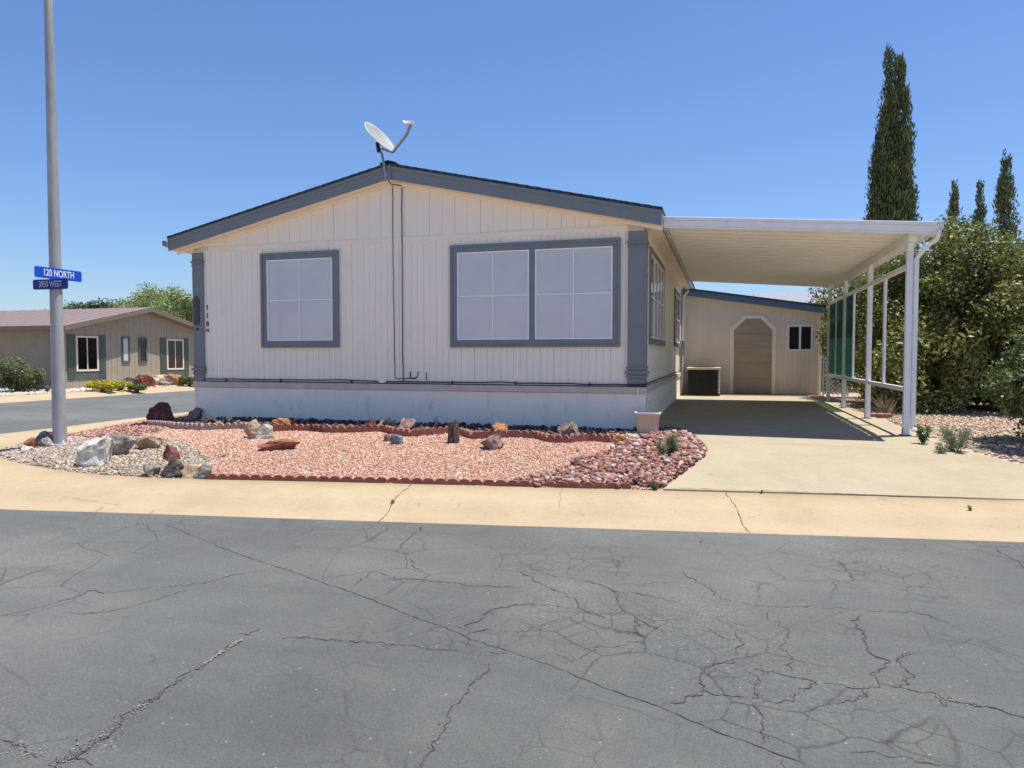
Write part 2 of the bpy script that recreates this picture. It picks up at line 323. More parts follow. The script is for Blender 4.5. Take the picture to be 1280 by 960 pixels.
def foliage(name, clumps, n, size, pal, parent, mat='leaf', asp=.5, outward=.5, upright=0, shell=.55, tip=None):
    cl = np.array(clumps, float); wgt = (cl[:, 3] * cl[:, 4] + cl[:, 4] * cl[:, 5] + cl[:, 3] * cl[:, 5]); idx = rng.choice(len(cl), n, p=wgt / wgt.sum())
    d = unit(rng.normal(size=(n, 3))); r = shell + (1.08 - shell) * rng.random((n, 1)) ** .6
    P = cl[idx, :3] + d * cl[idx, 3:6] * r
    nor = unit(d * outward + rng.normal(size=(n, 3)) * .6 + np.array([0, 0, .25]))
    tan = unit(np.cross(nor, rng.normal(size=(n, 3))))
    if upright: tan = unit(tan * (1 - upright) + np.array([0, 0, 1.0]) * upright + d * .25); nor = unit(np.cross(tan, unit(np.cross(nor, tan))))
    bi = np.cross(nor, tan); L = size * (.6 + .8 * rng.random((n, 1))); W = L * asp
    V = np.stack([P - tan * L * .5, P + bi * W * .5, P + tan * L * .5, P - bi * W * .5], 1).reshape(-1, 3)
    Fv = np.arange(4 * n).reshape(n, 4)
    pal = np.array(pal, float); cv = rng.random(len(cl)); t = np.clip(cv[idx] * .6 + rng.random(n) * .5, 0, .999) * (len(pal) - 1)
    i0 = t.astype(int); fr = (t - i0)[:, None]; C = pal[i0] * (1 - fr) + pal[np.minimum(i0 + 1, len(pal) - 1)] * fr
    if tip is not None:
        k = rng.random(n) < .10; C[k] = np.array(tip)
    return mesh_np(name, V, Fv, np.repeat(C, 4, 0), mat, parent)
OCT = np.array([(1, 0, 0), (0, 1, 0), (-1, 0, 0), (0, -1, 0), (0, 0, 1), (0, 0, -1)], float)
OF = np.array([(0, 1, 4), (1, 2, 4), (2, 3, 4), (3, 0, 4), (1, 0, 5), (2, 1, 5), (3, 2, 5), (0, 3, 5)])
CUB = np.array([(x, y, z) for z in (-.8, .8) for y in (-.8, .8) for x in (-.8, .8)], float)
CF = np.array([(0, 2, 3), (0, 3, 1), (4, 5, 7), (4, 7, 6), (0, 1, 5), (0, 5, 4), (2, 6, 7), (2, 7, 3), (0, 4, 6), (0, 6, 2), (1, 3, 7), (1, 7, 5)])
DV = None
def inpoly(P, poly):
    x, y = P[:, 0], P[:, 1]; r = np.zeros(len(P), bool); n = len(poly)
    for i in range(n):
        (x0, y0), (x1, y1) = poly[i], poly[(i + 1) % n]
        c = ((y0 > y) != (y1 > y)) & (x < (x1 - x0) * (y - y0) / (y1 - y0 + 1e-12) + x0); r ^= c
    return r
GX = np.linspace(-14, 16, 241); GY = np.linspace(4, 26, 177)
def dist_grid(xs, ys):
    """inner_d for a whole grid, rows over y"""
    X, Y = np.meshgrid(xs, ys); p = np.stack([X.ravel(), Y.ravel()], 1); best = np.full(len(p), 1e9); sg = np.ones(len(p))
    for a, b in zip(IA[:-1], IA[1:]):
        ab = b - a; t = np.clip(((p - a) @ ab) / (ab @ ab), 0, 1); q = a + t[:, None] * ab; d = np.hypot(*(p - q).T); s_ = ab[0] * (p[:, 1] - a[1]) - ab[1] * (p[:, 0] - a[0])
        m = d < best; best = np.where(m, d, best); sg = np.where(m, np.where(s_ > 0, 1, -1), sg)
    return (best * sg).reshape(X.shape)
GD = dist_grid(GX, GY); _t = np.clip(GD / 3.0, 0, 1)
GZ = np.where(GD < 0, -.255 + .35 * GD, -.252 + .252 * (_t * (1.6 - .6 * _t)))
def Dv(P):
    return GD[np.clip(((P[:, 1] - 4) / .125 + .5).astype(int), 0, 176), np.clip(((P[:, 0] + 14) / .125 + .5).astype(int), 0, 240)]
def Gv(P):
    i = np.clip(((P[:, 0] + 14) / 30 * 240).astype(int), 0, 239); j = np.clip(((P[:, 1] - 4) / 22 * 176).astype(int), 0, 175)
    u = (P[:, 0] - GX[i]) / .125; v = (P[:, 1] - GY[j]) / .125
    return GZ[j, i] * (1 - u) * (1 - v) + GZ[j, i + 1] * u * (1 - v) + GZ[j + 1, i] * (1 - u) * v + GZ[j + 1, i + 1] * u * v
def stones(name, poly, n, r0, r1, pal, label, cat, lift=.3, flat=.7, cube=False, pile=0.0, clip=True, margin=.012):
    poly = [tuple(p[:2]) for p in poly]; xs = [p[0] for p in poly]; ys = [p[1] for p in poly]; P = np.zeros((0, 2)); tries = 0
    while len(P) < n and tries < 400:
        tries += 1
        Q = np.stack([rng.uniform(min(xs), max(xs), n), rng.uniform(min(ys), max(ys), n)], 1); k_ = inpoly(Q, poly); k_ &= (Dv(Q) > margin) if clip else True; P = np.concatenate([P, Q[k_]])
    n = min(n, len(P)); P = P[:n]; T = CUB if cube else OCT; TF = CF if cube else OF; k = len(T)
    r = r0 + (r1 - r0) * rng.random(n) ** 1.6
    z = Gv(P) + r * lift * flat + rng.random(n) * pile
    V = T[None] * (1 + rng.normal(size=(n, k, 1)) * .20) * (.72 + .42 * rng.random((n, 1, 3))); q = unit(rng.normal(size=(n, 4)))
    w_, x, y, zz = q.T
    Rm = np.stack([1 - 2 * (y * y + zz * zz), 2 * (x * y - zz * w_), 2 * (x * zz + y * w_), 2 * (x * y + zz * w_), 1 - 2 * (x * x + zz * zz), 2 * (y * zz - x * w_), 2 * (x * zz - y * w_), 2 * (y * zz + x * w_), 1 - 2 * (x * x + y * y)], 1).reshape(n, 3, 3)
    V = np.einsum('nij,nkj->nki', Rm, V) * r[:, None, None]; V[:, :, 2] *= flat
    V[:, :, 0] += P[:, 0:1]; V[:, :, 1] += P[:, 1:2]; V[:, :, 2] += z[:, None]
    Fv = (TF[None] + (np.arange(n) * k)[:, None, None]).reshape(-1, 3)
    pal = np.array(pal, float); C = pal[rng.integers(0, len(pal), n)] * (.75 + .5 * rng.random((n, 1)))
    o = mesh_np(name, V.reshape(-1, 3), Fv, np.repeat(np.clip(C, 0, 1), k, 0), 'stone', nper=3)
    return tag(o, label, cat, kind='stuff')
def smooth_curve(pts, sub=8):
    out = []; P = [Vector(p) for p in pts]
    for i in range(len(P) - 1):
        a, b, c, d = P[max(i - 1, 0)], P[i], P[i + 1], P[min(i + 2, len(P) - 1)]
        for k in range(sub):
            t = k / sub; out.append(.5 * ((2 * b) + (c - a) * t + (2 * a - 5 * b + 4 * c - d) * t * t + (3 * b - a - 3 * c + d) * t ** 3))
    out.append(P[-1]); return out

# ================================================================== SETTING
g = MB(); g.add([(-1500, -1500, -.5), (1500, -1500, -.5), (1500, 1500, -.5), (-1500, 1500, -.5)], [(0, 1, 2, 3)])
tag(g.build('ground', 'desert'), kind='structure')

# ---- road, with its cracks in the same mesh
rd = MB(); ZR = -.37
def L1(x): return 6.4 + .15 * x
rd.add([(-90, L1(-90), ZR), (-90, L1(-90) - 14, ZR), (90, L1(90) - 14, ZR), (90, L1(90), ZR)], [(0, 1, 2, 3)])
rd.add([(-20.9, L1(-20.9), ZR), (-9, L1(-9), ZR), (-9, 6.9, ZR), (-11.9, 12, ZR), (-11.9, 120, ZR), (-20.9, 120, ZR)], [(0, 1, 2, 3, 4, 5)])
def ribbon(mb, pts, w, m, z=None, step=.016, jag=.36, breaks=0.0, lift=.003):
    pts = [Vector(p) for p in pts]; sub = []
    for a, b in zip(pts, pts[1:]):
        n = max(2, int((b - a).length / step)); sub += [a.lerp(b, i / n) for i in range(n)]
    sub.append(pts[-1]); n = len(sub); off = 0; prev = None; s0 = random.random() * 50
    for i, p in enumerate(sub):
        d = (sub[min(i + 1, n - 1)] - sub[max(i - 1, 0)]); d.z = 0; d = d.normalized() if d.length > 0 else Vector((1, 0, 0)); sd = Vector((-d.y, d.x, 0))
        env = min(1, i / 4, (n - 1 - i) / 4)
        j = (noise.noise(Vector((p.x * 6, p.y * 6, s0))) * .05 + noise.noise(Vector((p.x * 21, p.y * 21, s0))) * .045 + noise.noise(Vector((p.x * 60, p.y * 60, s0))) * .022) * jag * 2 * env
        ww = w * .38 * (.22 + 1.5 * abs(noise.noise(Vector((p.x * 9, p.y * 9, s0 + 9)))) + 1.3 * abs(noise.noise(Vector((p.x * 37, p.y * 37, s0 + 5))))) * max(.12, env)
        c = p + sd * j; zz = (z if z is not None else p.z) + lift
        cur = ((c.x + sd.x * ww / 2, c.y + sd.y * ww / 2, zz), (c.x - sd.x * ww / 2, c.y - sd.y * ww / 2, zz))
        if prev and not (breaks and noise.noise(Vector((p.x * 4, p.y * 4, s0 + 30))) > .55 - breaks): mb.add([prev[0], prev[1], cur[1], cur[0]], [(0, 1, 2, 3)], m)
        prev = cur
CR_L = [  # width, polyline traced on the half-size crops of the road
 (.015, [(410,30),(470,55),(560,92),(640,120),(720,145),(800,175),(880,200),(960,232),(1040,265),(1100,285),(1180,318),(1280,350),(1360,378),(1410,395),(1490,430),(1580,465),(1680,500),(1780,545),(1880,580),(1960,610),(2040,640)], .1),
 (.014, [(0,265),(130,228),(225,200),(290,200),(380,188),(470,185),(560,165),(640,150),(690,138)], .1),
 (.012, [(140,252),(240,252),(350,232),(430,210),(480,187)], .15),
 (.028, [(605,320),(550,355),(500,390),(440,430),(400,458),(330,505),(290,540),(230,580),(195,605),(120,640),(40,690)], 0),
 (.016, [(585,302),(625,310),(655,288)], 0),
 (.015, [(625,310),(740,315),(860,322),(960,330),(1060,342),(1170,348),(1280,355)], .2),
 (.020, [(1225,378),(1190,425),(1140,480),(1110,535),(1075,600),(1050,660)], .1),
 (.020, [(1060,35),(1020,65),(990,100)], 0), (.016, [(1020,115),(1035,135),(1060,150)], 0),
 (.018, [(960,165),(1040,170),(1120,178),(1200,185),(1300,192)], .1),
 (.012, [(870,190),(940,150),(1010,175),(960,205),(930,220)], .1),
 (.016, [(0,568),(70,600),(110,618)], 0), (.022, [(165,605),(205,615),(235,640)], 0),
 (.010, [(195,330),(215,342)], 0), (.010, [(375,355),(380,370),(340,388)], 0), (.009, [(205,190),(230,198)], 0),
 (.018, [(1150,290),(1200,270),(1240,245),(1290,232),(1360,238)], .1), (.014, [(1170,340),(1160,320),(1175,300),(1230,290)], .1)]
CR_R = [
 (.014, [(420,148),(440,165),(480,180),(520,215),(560,228),(640,235),(740,238),(860,243),(1000,252),(1080,275),(1120,282)], .1),
 (.024, [(870,255),(862,280),(890,320),(905,355),(935,372),(920,400),(915,425),(885,438),(850,438),(780,428)], 0),
 (.020, [(960,362),(985,395),(985,420),(965,435),(915,430)], 0), (.012, [(960,375),(1000,350)], 0),
 (.022, [(965,435),(1010,450),(1060,462),(1085,488)], 0), (.024, [(1060,462),(1110,470),(1150,480),(1200,490),(1280,508),(1380,540)], 0),
 (.016, [(885,438),(885,460),(830,470),(790,480)], 0),
 (.018, [(560,300),(565,330),(555,375),(500,385),(470,410),(485,445),(540,460),(590,472),(650,472),(690,468),(700,452),(750,440),(770,425),(700,415),(640,405),(555,378)], .05),
 (.022, [(485,445),(440,460),(400,475),(370,490)], 0), (.022, [(605,475),(620,505),(640,540),(630,580)], 0), (.014, [(580,395),(610,420),(620,468)], 0),
 (.018, [(230,185),(260,200),(270,240),(310,260),(330,270),(380,308)], 0), (.018, [(310,260),(305,300),(350,320)], 0),
 (.016, [(20,150),(60,175),(100,190),(150,215),(175,245),(210,255),(240,270)], .1), (.014, [(40,140),(120,160),(230,185),(330,210),(420,225)], .1),
 (.014, [(640,235),(650,270),(690,300),(680,330),(695,360),(700,400)], .05), (.012, [(470,285),(520,310),(560,320)], 0),
 (.012, [(350,320),(300,325),(220,340),(130,385)], .1), (.020, [(1190,85),(1250,115),(1280,135),(1340,170)], 0), (.012, [(460,60),(490,95)], 0),
 (.012, [(820,600),(900,605),(1000,612),(1120,640)], .1), (.016, [(680,610),(670,650)], 0), (.010, [(0,232),(90,232),(180,250),(320,255)], .1),
 (.010, [(540,275),(600,285),(640,290)], 0), (.010, [(240,180),(330,182),(420,178),(470,176)], .2)]
def rp(u, v): p = onplane(u / 2, 640 + v / 2, 2, ZR); return p
for i_, (wd, pl, br) in enumerate(CR_L): ribbon(rd, [rp(u, v) for u, v in pl], wd, 1, breaks=br, jag=.10 if i_ == 0 else .3)
for wd, pl, br in CR_R: ribbon(rd, [rp(u + 1280, v) for u, v in pl], wd, 1, breaks=br)
def crumbs(mb, pts, n, spread, m, r0=.003, r1=.009, clump=.5):
    """broken grains lying along a crack"""
    pts = [Vector(p) for p in pts]; L = [(b - a).length for a, b in zip(pts, pts[1:])]; tot = sum(L); s0 = random.random() * 40
    for _ in range(int(n * .6)):
        d = random.random() * tot
        if noise.noise(Vector((d * 3, s0, 0))) < (clump - 1) * .5: continue
        for (a, b), l in zip(zip(pts, pts[1:]), L):
            if d <= l: break
            d -= l
        p = a.lerp(b, min(1, d / l)); dr = (b - a).normalized(); q = p + Vector((-dr.y, dr.x, 0)) * random.gauss(0, spread * .6); r = random.uniform(r0, r1) * random.uniform(.35, .8); k = random.randint(4, 6); ph = random.random() * 6
        z = ZR + .005 + random.random() * .001
        mb.add([(q.x + r * random.uniform(.6, 1.2) * math.cos(ph + 6.283 * i / k), q.y + r * random.uniform(.6, 1.2) * math.sin(ph + 6.283 * i / k), z) for i in range(k)], [list(range(k))], m)
W_ = lambda L: [rp(u, v) for u, v in L]
c0 = W_([(605,320),(550,355),(500,390),(440,430),(400,458),(330,505),(290,540),(230,580),(195,605),(120,640)])
crumbs(rd, c0[:6], 260, .012, 2, .003, .010, .9); crumbs(rd, c0[:4], 260, .006, 2, .004, .010, 1); crumbs(rd, c0[4:], 260, .035, 2, .002, .007); crumbs(rd, c0, 420, .022, 1, .002, .008); crumbs(rd, c0[5:], 260, .05, 1, .002, .008)
crumbs(rd, W_([(150,600),(190,612),(240,640),(260,660)]), 160, .03, 2, .003, .010, 1); crumbs(rd, W_([(20,590),(70,605),(100,615)]), 70, .03, 2, .003, .008)
for pl in ([(740,315),(860,322),(960,330),(1060,342)], [(930,328),(985,333)], [(1225,378),(1190,425),(1140,480),(1110,535),(1075,600)], [(1150,290),(1200,270),(1240,245),(1290,232)], [(1040,168),(1120,176),(1200,183)], [(1200,295),(1290,300),(1370,290)]):
    crumbs(rd, W_(pl), 90, .02, 2, .002, .007); crumbs(rd, W_(pl), 120, .02, 1, .002, .007)
for wd, pl, br in CR_R[:14]:
    q = [rp(u + 1280, v) for u, v in pl]; crumbs(rd, q, 70, .012, 1, .002, .007, .7); crumbs(rd, q, 26, .03, 2, .002, .006)
for pl in ([(370,490),(400,475),(440,458)], [(1060,462),(1110,470),(1160,482)], [(260,300),(310,270),(380,275)]): crumbs(rd, [rp(u + 1280, v) for u, v in pl], 70, .035, 2, .002, .008, 1)
tag(rd.build('road', ['asphalt', 'crack', 'crack_pale'], fix=False), kind='structure')

# ---- pavement with rolled kerb
oc = smooth_curve([(x, y, 0) for x, y in OUT]); ic = smooth_curve([(x, y, 0) for x, y in INN])
prof = [(-.02, -.5), (-.02, -.372), (0, -.366), (.20, -.358), (.27, -.335), (.36, -.292), (.44, -.272), (.56, -.264), (1, -.25), (1, -.5)]
pv = MB(); vs = []
for a, b in zip(oc, ic):
    wid = .03 * math.sin(a.x * 1.7)
    for t, z in prof: q = a.lerp(b, t); vs.append((q.x, q.y, z))
k = len(prof); fs = [(i * k + j, (i + 1) * k + j, (i + 1) * k + j + 1, i * k + j + 1) for i in range(len(oc) - 1) for j in range(k - 1)]
pv.add(vs, fs, 0, True)
def walkz(q, t):
    for (t0, z0), (t1, z1) in zip(prof[2:-1], prof[3:-1]):
        if t <= t1: return z0 + (z1 - z0) * (t - t0) / (t1 - t0)
    return -.25
def on_walk(px, py):
    z = -.27
    for _ in range(8):
        p = onplane(px, py, 2, z); d = -inner_d(p.x, p.y); z = walkz(p, max(0, min(1, 1 - d / 1.09)))
    return Vector((p.x, p.y, z))
JT = [(.016, [(517,604),(503,617),(487,635),(470,654)]), (.008, [(703,609),(701,620),(699,632)]), (.016, [(905,615),(920,637),(930,655),(938,668)]), (.010, [(1095,622),(1118,636),(1137,647)]),
      (.010, [(195,622),(184,629),(173,636)]), (.009, [(130,618),(100,640)]), (.008, [(1180,664),(1205,676)]), (.007, [(0,607),(40,614),(90,618),(160,620)])]
for wd, pl in JT:
    za = -.252 if pl[0][1] < 626 else -.30; zb_ = -.36 if pl[-1][1] > 644 else -.262
    A = onplane(*pl[0], 2, za); B_ = onplane(*pl[-1], 2, zb_); pts = []
    for i in range(25):
        q = A.lerp(B_, i / 24); dO = min((Vector((q.x, q.y, 0)) - c).length for c in oc); dI = max(0, -inner_d(q.x, q.y)); q.z = walkz(q, dO / (dO + dI)); pts.append(q)
    ribbon(pv, pts, wd, 1, step=.03, jag=.12, lift=.005)
tag(pv.build('pavement', ['sidewalk', 'joint'], fix=False), kind='structure')

# ---- yard
yd = MB(); xs = np.arange(-12.5, 16, .2); ys = np.arange(5, 30, .2); vid = {}
_g = dist_grid(xs, ys); dd = {(i, j): float(_g[j, i]) for i in range(len(xs)) for j in range(len(ys))}
vs = []; fs = []
def vi(i, j):
    if (i, j) not in vid:
        d = dd[i, j]; t = min(1, d / 3.0); z = (-.255 + .35 * d) if d < 0 else -.252 + .252 * (t * (1.6 - .6 * t))
        vid[i, j] = len(vs); vs.append((xs[i], ys[j], z))
    return vid[i, j]
for i in range(len(xs) - 1):
    for j in range(len(ys) - 1):
        if min(dd[i, j], dd[i + 1, j], dd[i, j + 1], dd[i + 1, j + 1]) > -.45: fs.append((vi(i, j), vi(i + 1, j), vi(i + 1, j + 1), vi(i, j + 1)))
yd.add(vs, fs, 0, True)
yd.add([(-11.3, 29.8, 0), (60, 29.8, 0), (60, 60, 0), (-11.3, 60, 0)], [(0, 1, 2, 3)])
yd.add([(15.8, 9.5, -.2), (60, 16.2, -.2), (60, 29.8, 0), (15.8, 29.8, 0)], [(0, 1, 2, 3)])
tag(yd.build('yard', 'yard', fix=False), kind='structure')

# ---- driveway and carport slab
dv = MB()
Lk = [(-1.03, 19.55), (-1.03, 14.0), (-1.03, 10.6), (-.98, 10.25), (-.60, 9.95), (-.30, 9.35), (-.17, 8.75), (-.16, 8.25), (-.33, 7.55), (-.53, 6.87)]
Rk = [(2.46, 19.55), (2.46, 14.0), (2.46, 11.0), (2.44, 10.3), (2.46, 10.0), (2.62, 9.45), (2.85, 8.95), (3.1, 8.5), (3.45, 8.0), (4.0, 7.52)]
lc = smooth_curve([(x, y, 0) for x, y in Lk], 6); rc = smooth_curve([(x, y, 0) for x, y in Rk], 6); vs = []; NC = 14
for a, b in zip(lc, rc):
    for k in range(NC + 1):
        q = a.lerp(b, k / NC); z = G(q.x, q.y) + .014; vs.append((q.x, q.y, z))
fs = [(i * (NC + 1) + k, i * (NC + 1) + k + 1, (i + 1) * (NC + 1) + k + 1, (i + 1) * (NC + 1) + k) for i in range(len(lc) - 1) for k in range(NC)]
dv.add(vs, fs, 0, True)
for side in (0, NC):   # slab edges
    e = [vs[i * (NC + 1) + side] for i in range(len(lc))]; dv.add(e + [(x, y, z - .12) for x, y, z in e], [(i, i + 1, len(e) + i + 1, len(e) + i) for i in range(len(e) - 1)])
e = [vs[(len(lc) - 1) * (NC + 1) + k] for k in range(NC + 1)]; dv.add(e + [(x, y, z - .12) for x, y, z in e], [(i, i + 1, len(e) + i + 1, len(e) + i) for i in range(len(e) - 1)])
def onD(px, py): p = onG(px, py); p.z += .014; return p
ribbon(dv, [onD(862, 553), onD(960, 556), onD(1060, 560), onD(1185, 566)], .012, 1, jag=.05, lift=.004)
ribbon(dv, [onD(829, 611.5), onD(900, 613.5), onD(1000, 617), onD(1150, 623), onD(1270, 627)], .02, 1, jag=.05, lift=.004)
tag(dv.build('driveway', ['driveway', 'joint'], fix=False), kind='structure')

pth = MB()
for i in range(11):
    for j in range(2): pth.box(-1.0 + i * .315, -.69 + i * .315, 19.0 + j * .29, 19.28 + j * .29, .010, .026)
tag(pth.build('path', 'path_brick', bevel=.003), kind='structure')
# ---- far side of the side street
fl = MB(); fl.box(-90, -21.75, 7, 120, -.5, -.245)
tag(fl.build('far_yard', 'desert'), kind='structure')
fw = MB(); fw.prism([(-21.75, -.5), (-21.75, -.24), (-21.2, -.25), (-20.95, -.3), (-20.7, -.362), (-20.4, -.366), (-20.4, -.5)], 1, 7, 120)
tag(fw.build('far_pavement', 'sidewalk'), kind='structure')

# ================================================================== HOUSE
HX0, HX1, HY, HYB = -8.55, -1.05, 9.95, 27.5
RX = -4.84; ZT = 3.93; SL = .222; FH = .235      # ridge, top of roof line, slope, fascia height
def rt(x): return ZT - SL * abs(x - RX)
house = empty('mobile_home', (RX, HY, 0), 'cream sided single storey mobile home with slate blue trim and a low gable roof', 'house')
wl = MB()
# backing plate in the groove colour, then boards
wt = lambda x: rt(x) - FH + .012
wl.prism([(HX0, .60), (HX1, .60), (HX1, wt(HX1)), (RX, wt(RX)), (HX0, wt(HX0))], 1, HY + .012, HY + .14, 1)
def boards(mb, x0, x1, z0, z1f, pitch, gap, y0, y1, m=0, z0f=None):
    x = x0; i = 0
    while x < x1 - .005:
        gp = gap * 2 if i % 12 == 0 else (gap if i % 2 == 0 else gap * .55)
        a = x; b = min(x + pitch - gp, x1); za, zb = z1f(a), z1f(b)
        if za > z0 and zb > z0:
            if a < RX < b: poly = [(a, z0), (b, z0), (b, zb), (RX, z1f(RX)), (a, za)]
            else: poly = [(a, z0), (b, z0), (b, zb), (a, za)]
            mb.prism(poly, 1, y0, y1, m)
        x += pitch; i += 1
boards(wl, HX0, HX1, .615, lambda x: min(2.80, wt(x)), .102, .004, HY, HY + .013)
boards(wl, HX0, HX1, 2.868, wt, .204, .0045, HY - .002, HY + .013)
fwall = wl.build('front_wall', ['cream_siding', 'groove_dark'], house)
b = MB(); b.box(HX0 + .26, HX1 - .22, HY - .014, HY + .013, 2.785, 2.862); b.box(HX0 + .2, HX1 - .2, HY - .006, HY + .012, 2.8625, 2.868, 1)
b.build('band_board', ['cream_trim', 'groove_dark'], house, bevel=.003)
sw = MB(); sw.box(HX1 - .13, HX1 - .012, HY + .145, HYB, .60, wt(HX1), 1)
y = HY + .02; i = 0
while y < HYB:
    gp = .007 if i % 2 == 0 else .004; sw.box(HX1 - .012, HX1, y, min(HYB, y + .102 - gp), .615, wt(HX1) + .0); y += .102; i += 1
sw.build('side_wall', ['cream_siding', 'groove_dark'], house)
sw = MB(); sw.box(HX0, HX0 + .13, HY + .145, HYB, .60, wt(HX0)); sw.build('side_wall', 'cream_siding', house)
sw = MB(); sw.prism([(HX0, 0), (HX1, 0), (HX1, wt(HX1)), (RX, wt(RX)), (HX0, wt(HX0))], 1, HYB + .002, HYB + .14); sw.build('back_wall', 'cream_siding', house)
# block skirt with shallow courses
sk = MB()
for c in range(3):
    z0 = -.12 + .21 * c; z1 = z0 + .207
    x = HX0 - .05 - (.2 if c % 2 else 0)
    while x < HX1 + .02:
        a = max(x, HX0 - .05); bb = min(x + .397, HX1 + .03)
        if bb - a > .02: sk.box(a, bb, HY - .02, HY + .1, z0, z1)
        x += .4
    y = HY + .102
    while y < HYB: sk.box(HX1 - .09, HX1 + .03, y, min(y + .397, HYB), z0, z1); y += .4
sk.box(HX0 - .047, HX1 + .027, HY - .0175, HY + .098, -.15, .508)
sk.box(HX1 - .08, HX1 + .0275, HY + .1, HYB - .01, -.15, .508)
sk.box(HX0 - .05, HX0 + .07, HY + .1, HYB, -.15, .51)
skirt = sk.build('skirting', 'skirt_paint', house, bevel=.002)
tr = MB(); tr.box(HX0 - .07, HX1 + .05, HY - .04, HY + .1, .511, .605); tr.box(HX1 - .1, HX1 + .05, HY + .1, HYB, .511, .605); tr.box(HX0 - .07, HX0 + .1, HY + .1, HYB, .511, .605)
tr.build('skirt_ledge', 'tan_trim', house, bevel=.006)
# crawl-space vent in the side skirting
vt = MB(); vt.box(HX1 + .03, HX1 + .04, 11.1, 11.5, .2, .4); 
for q in range(5): vt.box(HX1 + .04, HX1 + .048, 11.12, 11.48, .215 + q * .036, .235 + q * .036)
vt.build('skirt_vent', 'skirt_paint', house)
# roof
ov = .27; EX0, EX1 = -8.90, -.80; FY = 9.72
rf = MB()
for sgn, ex in ((-1, EX0), (1, EX1)):
    # courses of shingles, each slightly proud of the one below
    n = 26; xs_ = [RX + (ex - RX) * i / n for i in range(n + 1)]
    for i in range(n):
        xa, xb = xs_[i], xs_[i + 1]; e = xb + sgn * .012
        rf.prism([(xa, rt(xa) - .03), (e, rt(e) - .03), (e, rt(e) + .008), (xa, rt(xa) + .003)], 1, FY - .012, HYB + .25)
rf.prism([(RX - .13, rt(RX - .13) + .02), (RX, ZT + .02), (RX + .13, rt(RX + .13) + .02), (RX + .13, rt(RX + .13) + .037), (RX, ZT + .045), (RX - .13, rt(RX - .13) + .037)], 1, FY - .016, HYB + .26)
roof = rf.build('roof', 'shingle', house)
fc = MB()
for ex in (EX0, EX1):
    fc.prism([(RX, ZT - .032), (ex, rt(ex) - .032), (ex, rt(ex) - FH), (RX, ZT - FH)], 1, FY, FY + .022)
    fc.prism([(RX, ZT - .034), (ex, rt(ex) - .034), (ex, rt(ex) - .085), (RX, ZT - .085)], 1, FY - .010, FY - .0005)
fc.box(RX - .02, RX + .055, FY - .022, FY - .011, ZT - FH - .01, ZT - .035)
for ex, s in ((EX0, 1), (EX1, -1)):
    a, b_ = sorted((ex, ex + s * .02)); fc.box(a, b_, FY + .023, HYB + .2, rt(ex) - FH + .02, rt(ex) - .034)
fc.build('fascia', 'slate_trim', house, bevel=.003)
sf = MB()
for ex in (EX0, EX1):
    sf.prism([(RX, ZT - FH + .012), (ex, rt(ex) - FH + .012), (ex, rt(ex) - FH + .03), (RX, ZT - FH + .03)], 1, FY + .024, HY + .0)
    sf.prism([(RX, ZT - FH - .035), (ex, rt(ex) - FH - .035), (ex, rt(ex) - FH + .01), (RX, ZT - FH + .01)], 1, HY - .03, HY - .001)
    s_ = 1 if ex > RX else -1; a, b_ = sorted((HX1 if s_ > 0 else HX0, ex - s_ * .022)); sf.box(a, b_, HY + .002, HYB, rt(ex) - FH + .012, rt(ex) - FH + .03)
sf.build('soffit', 'cream_trim', house)
gt = MB()
for ex, s in ((EX0, -1),):
    a, b_ = ex - .085, ex - .001; z = rt(ex) - .07
    gt.prism([(a, z), (a, z - .075), (b_, z - .11), (b_, z - .10), (a + .01, z - .068), (a + .01, z)], 1, FY - .03, HYB)
    gt.prism([(a, z), (a, z - .075), (b_, z - .11), (b_, z)], 1, FY - .036, FY - .0305)
gt.build('gutter', 'slate_trim', house)
# pilasters
def pilaster(x0, x1, wrap):
    p = MB(); z0, z1 = .60, 2.775
    p.box(x0, x1, HY - .035, HY - .0005, z0 + .02, z1 - .002)
    if wrap > 0: p.box(HX1 + .0005, HX1 + .035, HY - .035, HY + .17, z0 + .02, z1 - .002)
    else: p.box(HX0 - .045, HX0 - .0005, HY - .035, HY + .17, z0 + .02, z1 - .002)
    xa, xb = (x0, HX1 + .035) if wrap > 0 else (HX0 - .045, x1)
    for (a, b_, e) in ((2.60, 2.635, .018), (2.55, 2.575, .010), (.735, .765, .016), (.79, .83, .028), (.86, .885, .014)):
        p.box(xa - e, xb + e, HY - .035 - e, HY + (.17 if True else 0) * 0 - .001, a, b_)
        if wrap > 0: p.box(HX1 + .001, HX1 + .035 + e, HY, HY + .17 + e, a, b_)
        else: p.box(HX0 - .045 - e, HX0 - .001, HY, HY + .17 + e, a, b_)
    p.box(xa + .01, xb - .01, HY - .045, HY - .036, .62, .72)
    return p.build('corner_pilaster', 'slate_trim', house, bevel=.003)
pilaster(-1.27, HX1, 1); pil = pilaster(HX0, -8.385, -1)
# carved plaque on the left pilaster
pq = MB(); px0, px1 = -8.565, -8.455; yq = HY - .052
pq.prism([(px0, 1.56), (px1, 1.56), (px1, 1.98), (px1 - .03, 2.03), ((px0 + px1) / 2, 2.05), (px0 + .03, 2.03), (px0, 1.98)], 1, yq, HY - .036)
for z in (1.62, 1.69, 1.76, 1.83, 1.90, 1.97):
    pq.box(px0 + .012, px1 - .012, yq - .012, yq - .0005, z, z + .035)
pq.build('carved_plaque', 'plaque_mauve', house, bevel=.004)
kn = MB(); kn.prism([(-8.50 + .022 * math.cos(a * math.pi / 6), 1.49 + .022 * math.sin(a * math.pi / 6)) for a in range(12)], 1, HY - .05, HY - .036); kn.build('hole_disc', 'number_black', house)  # black disc standing in for a small round hole, its dark in the colour
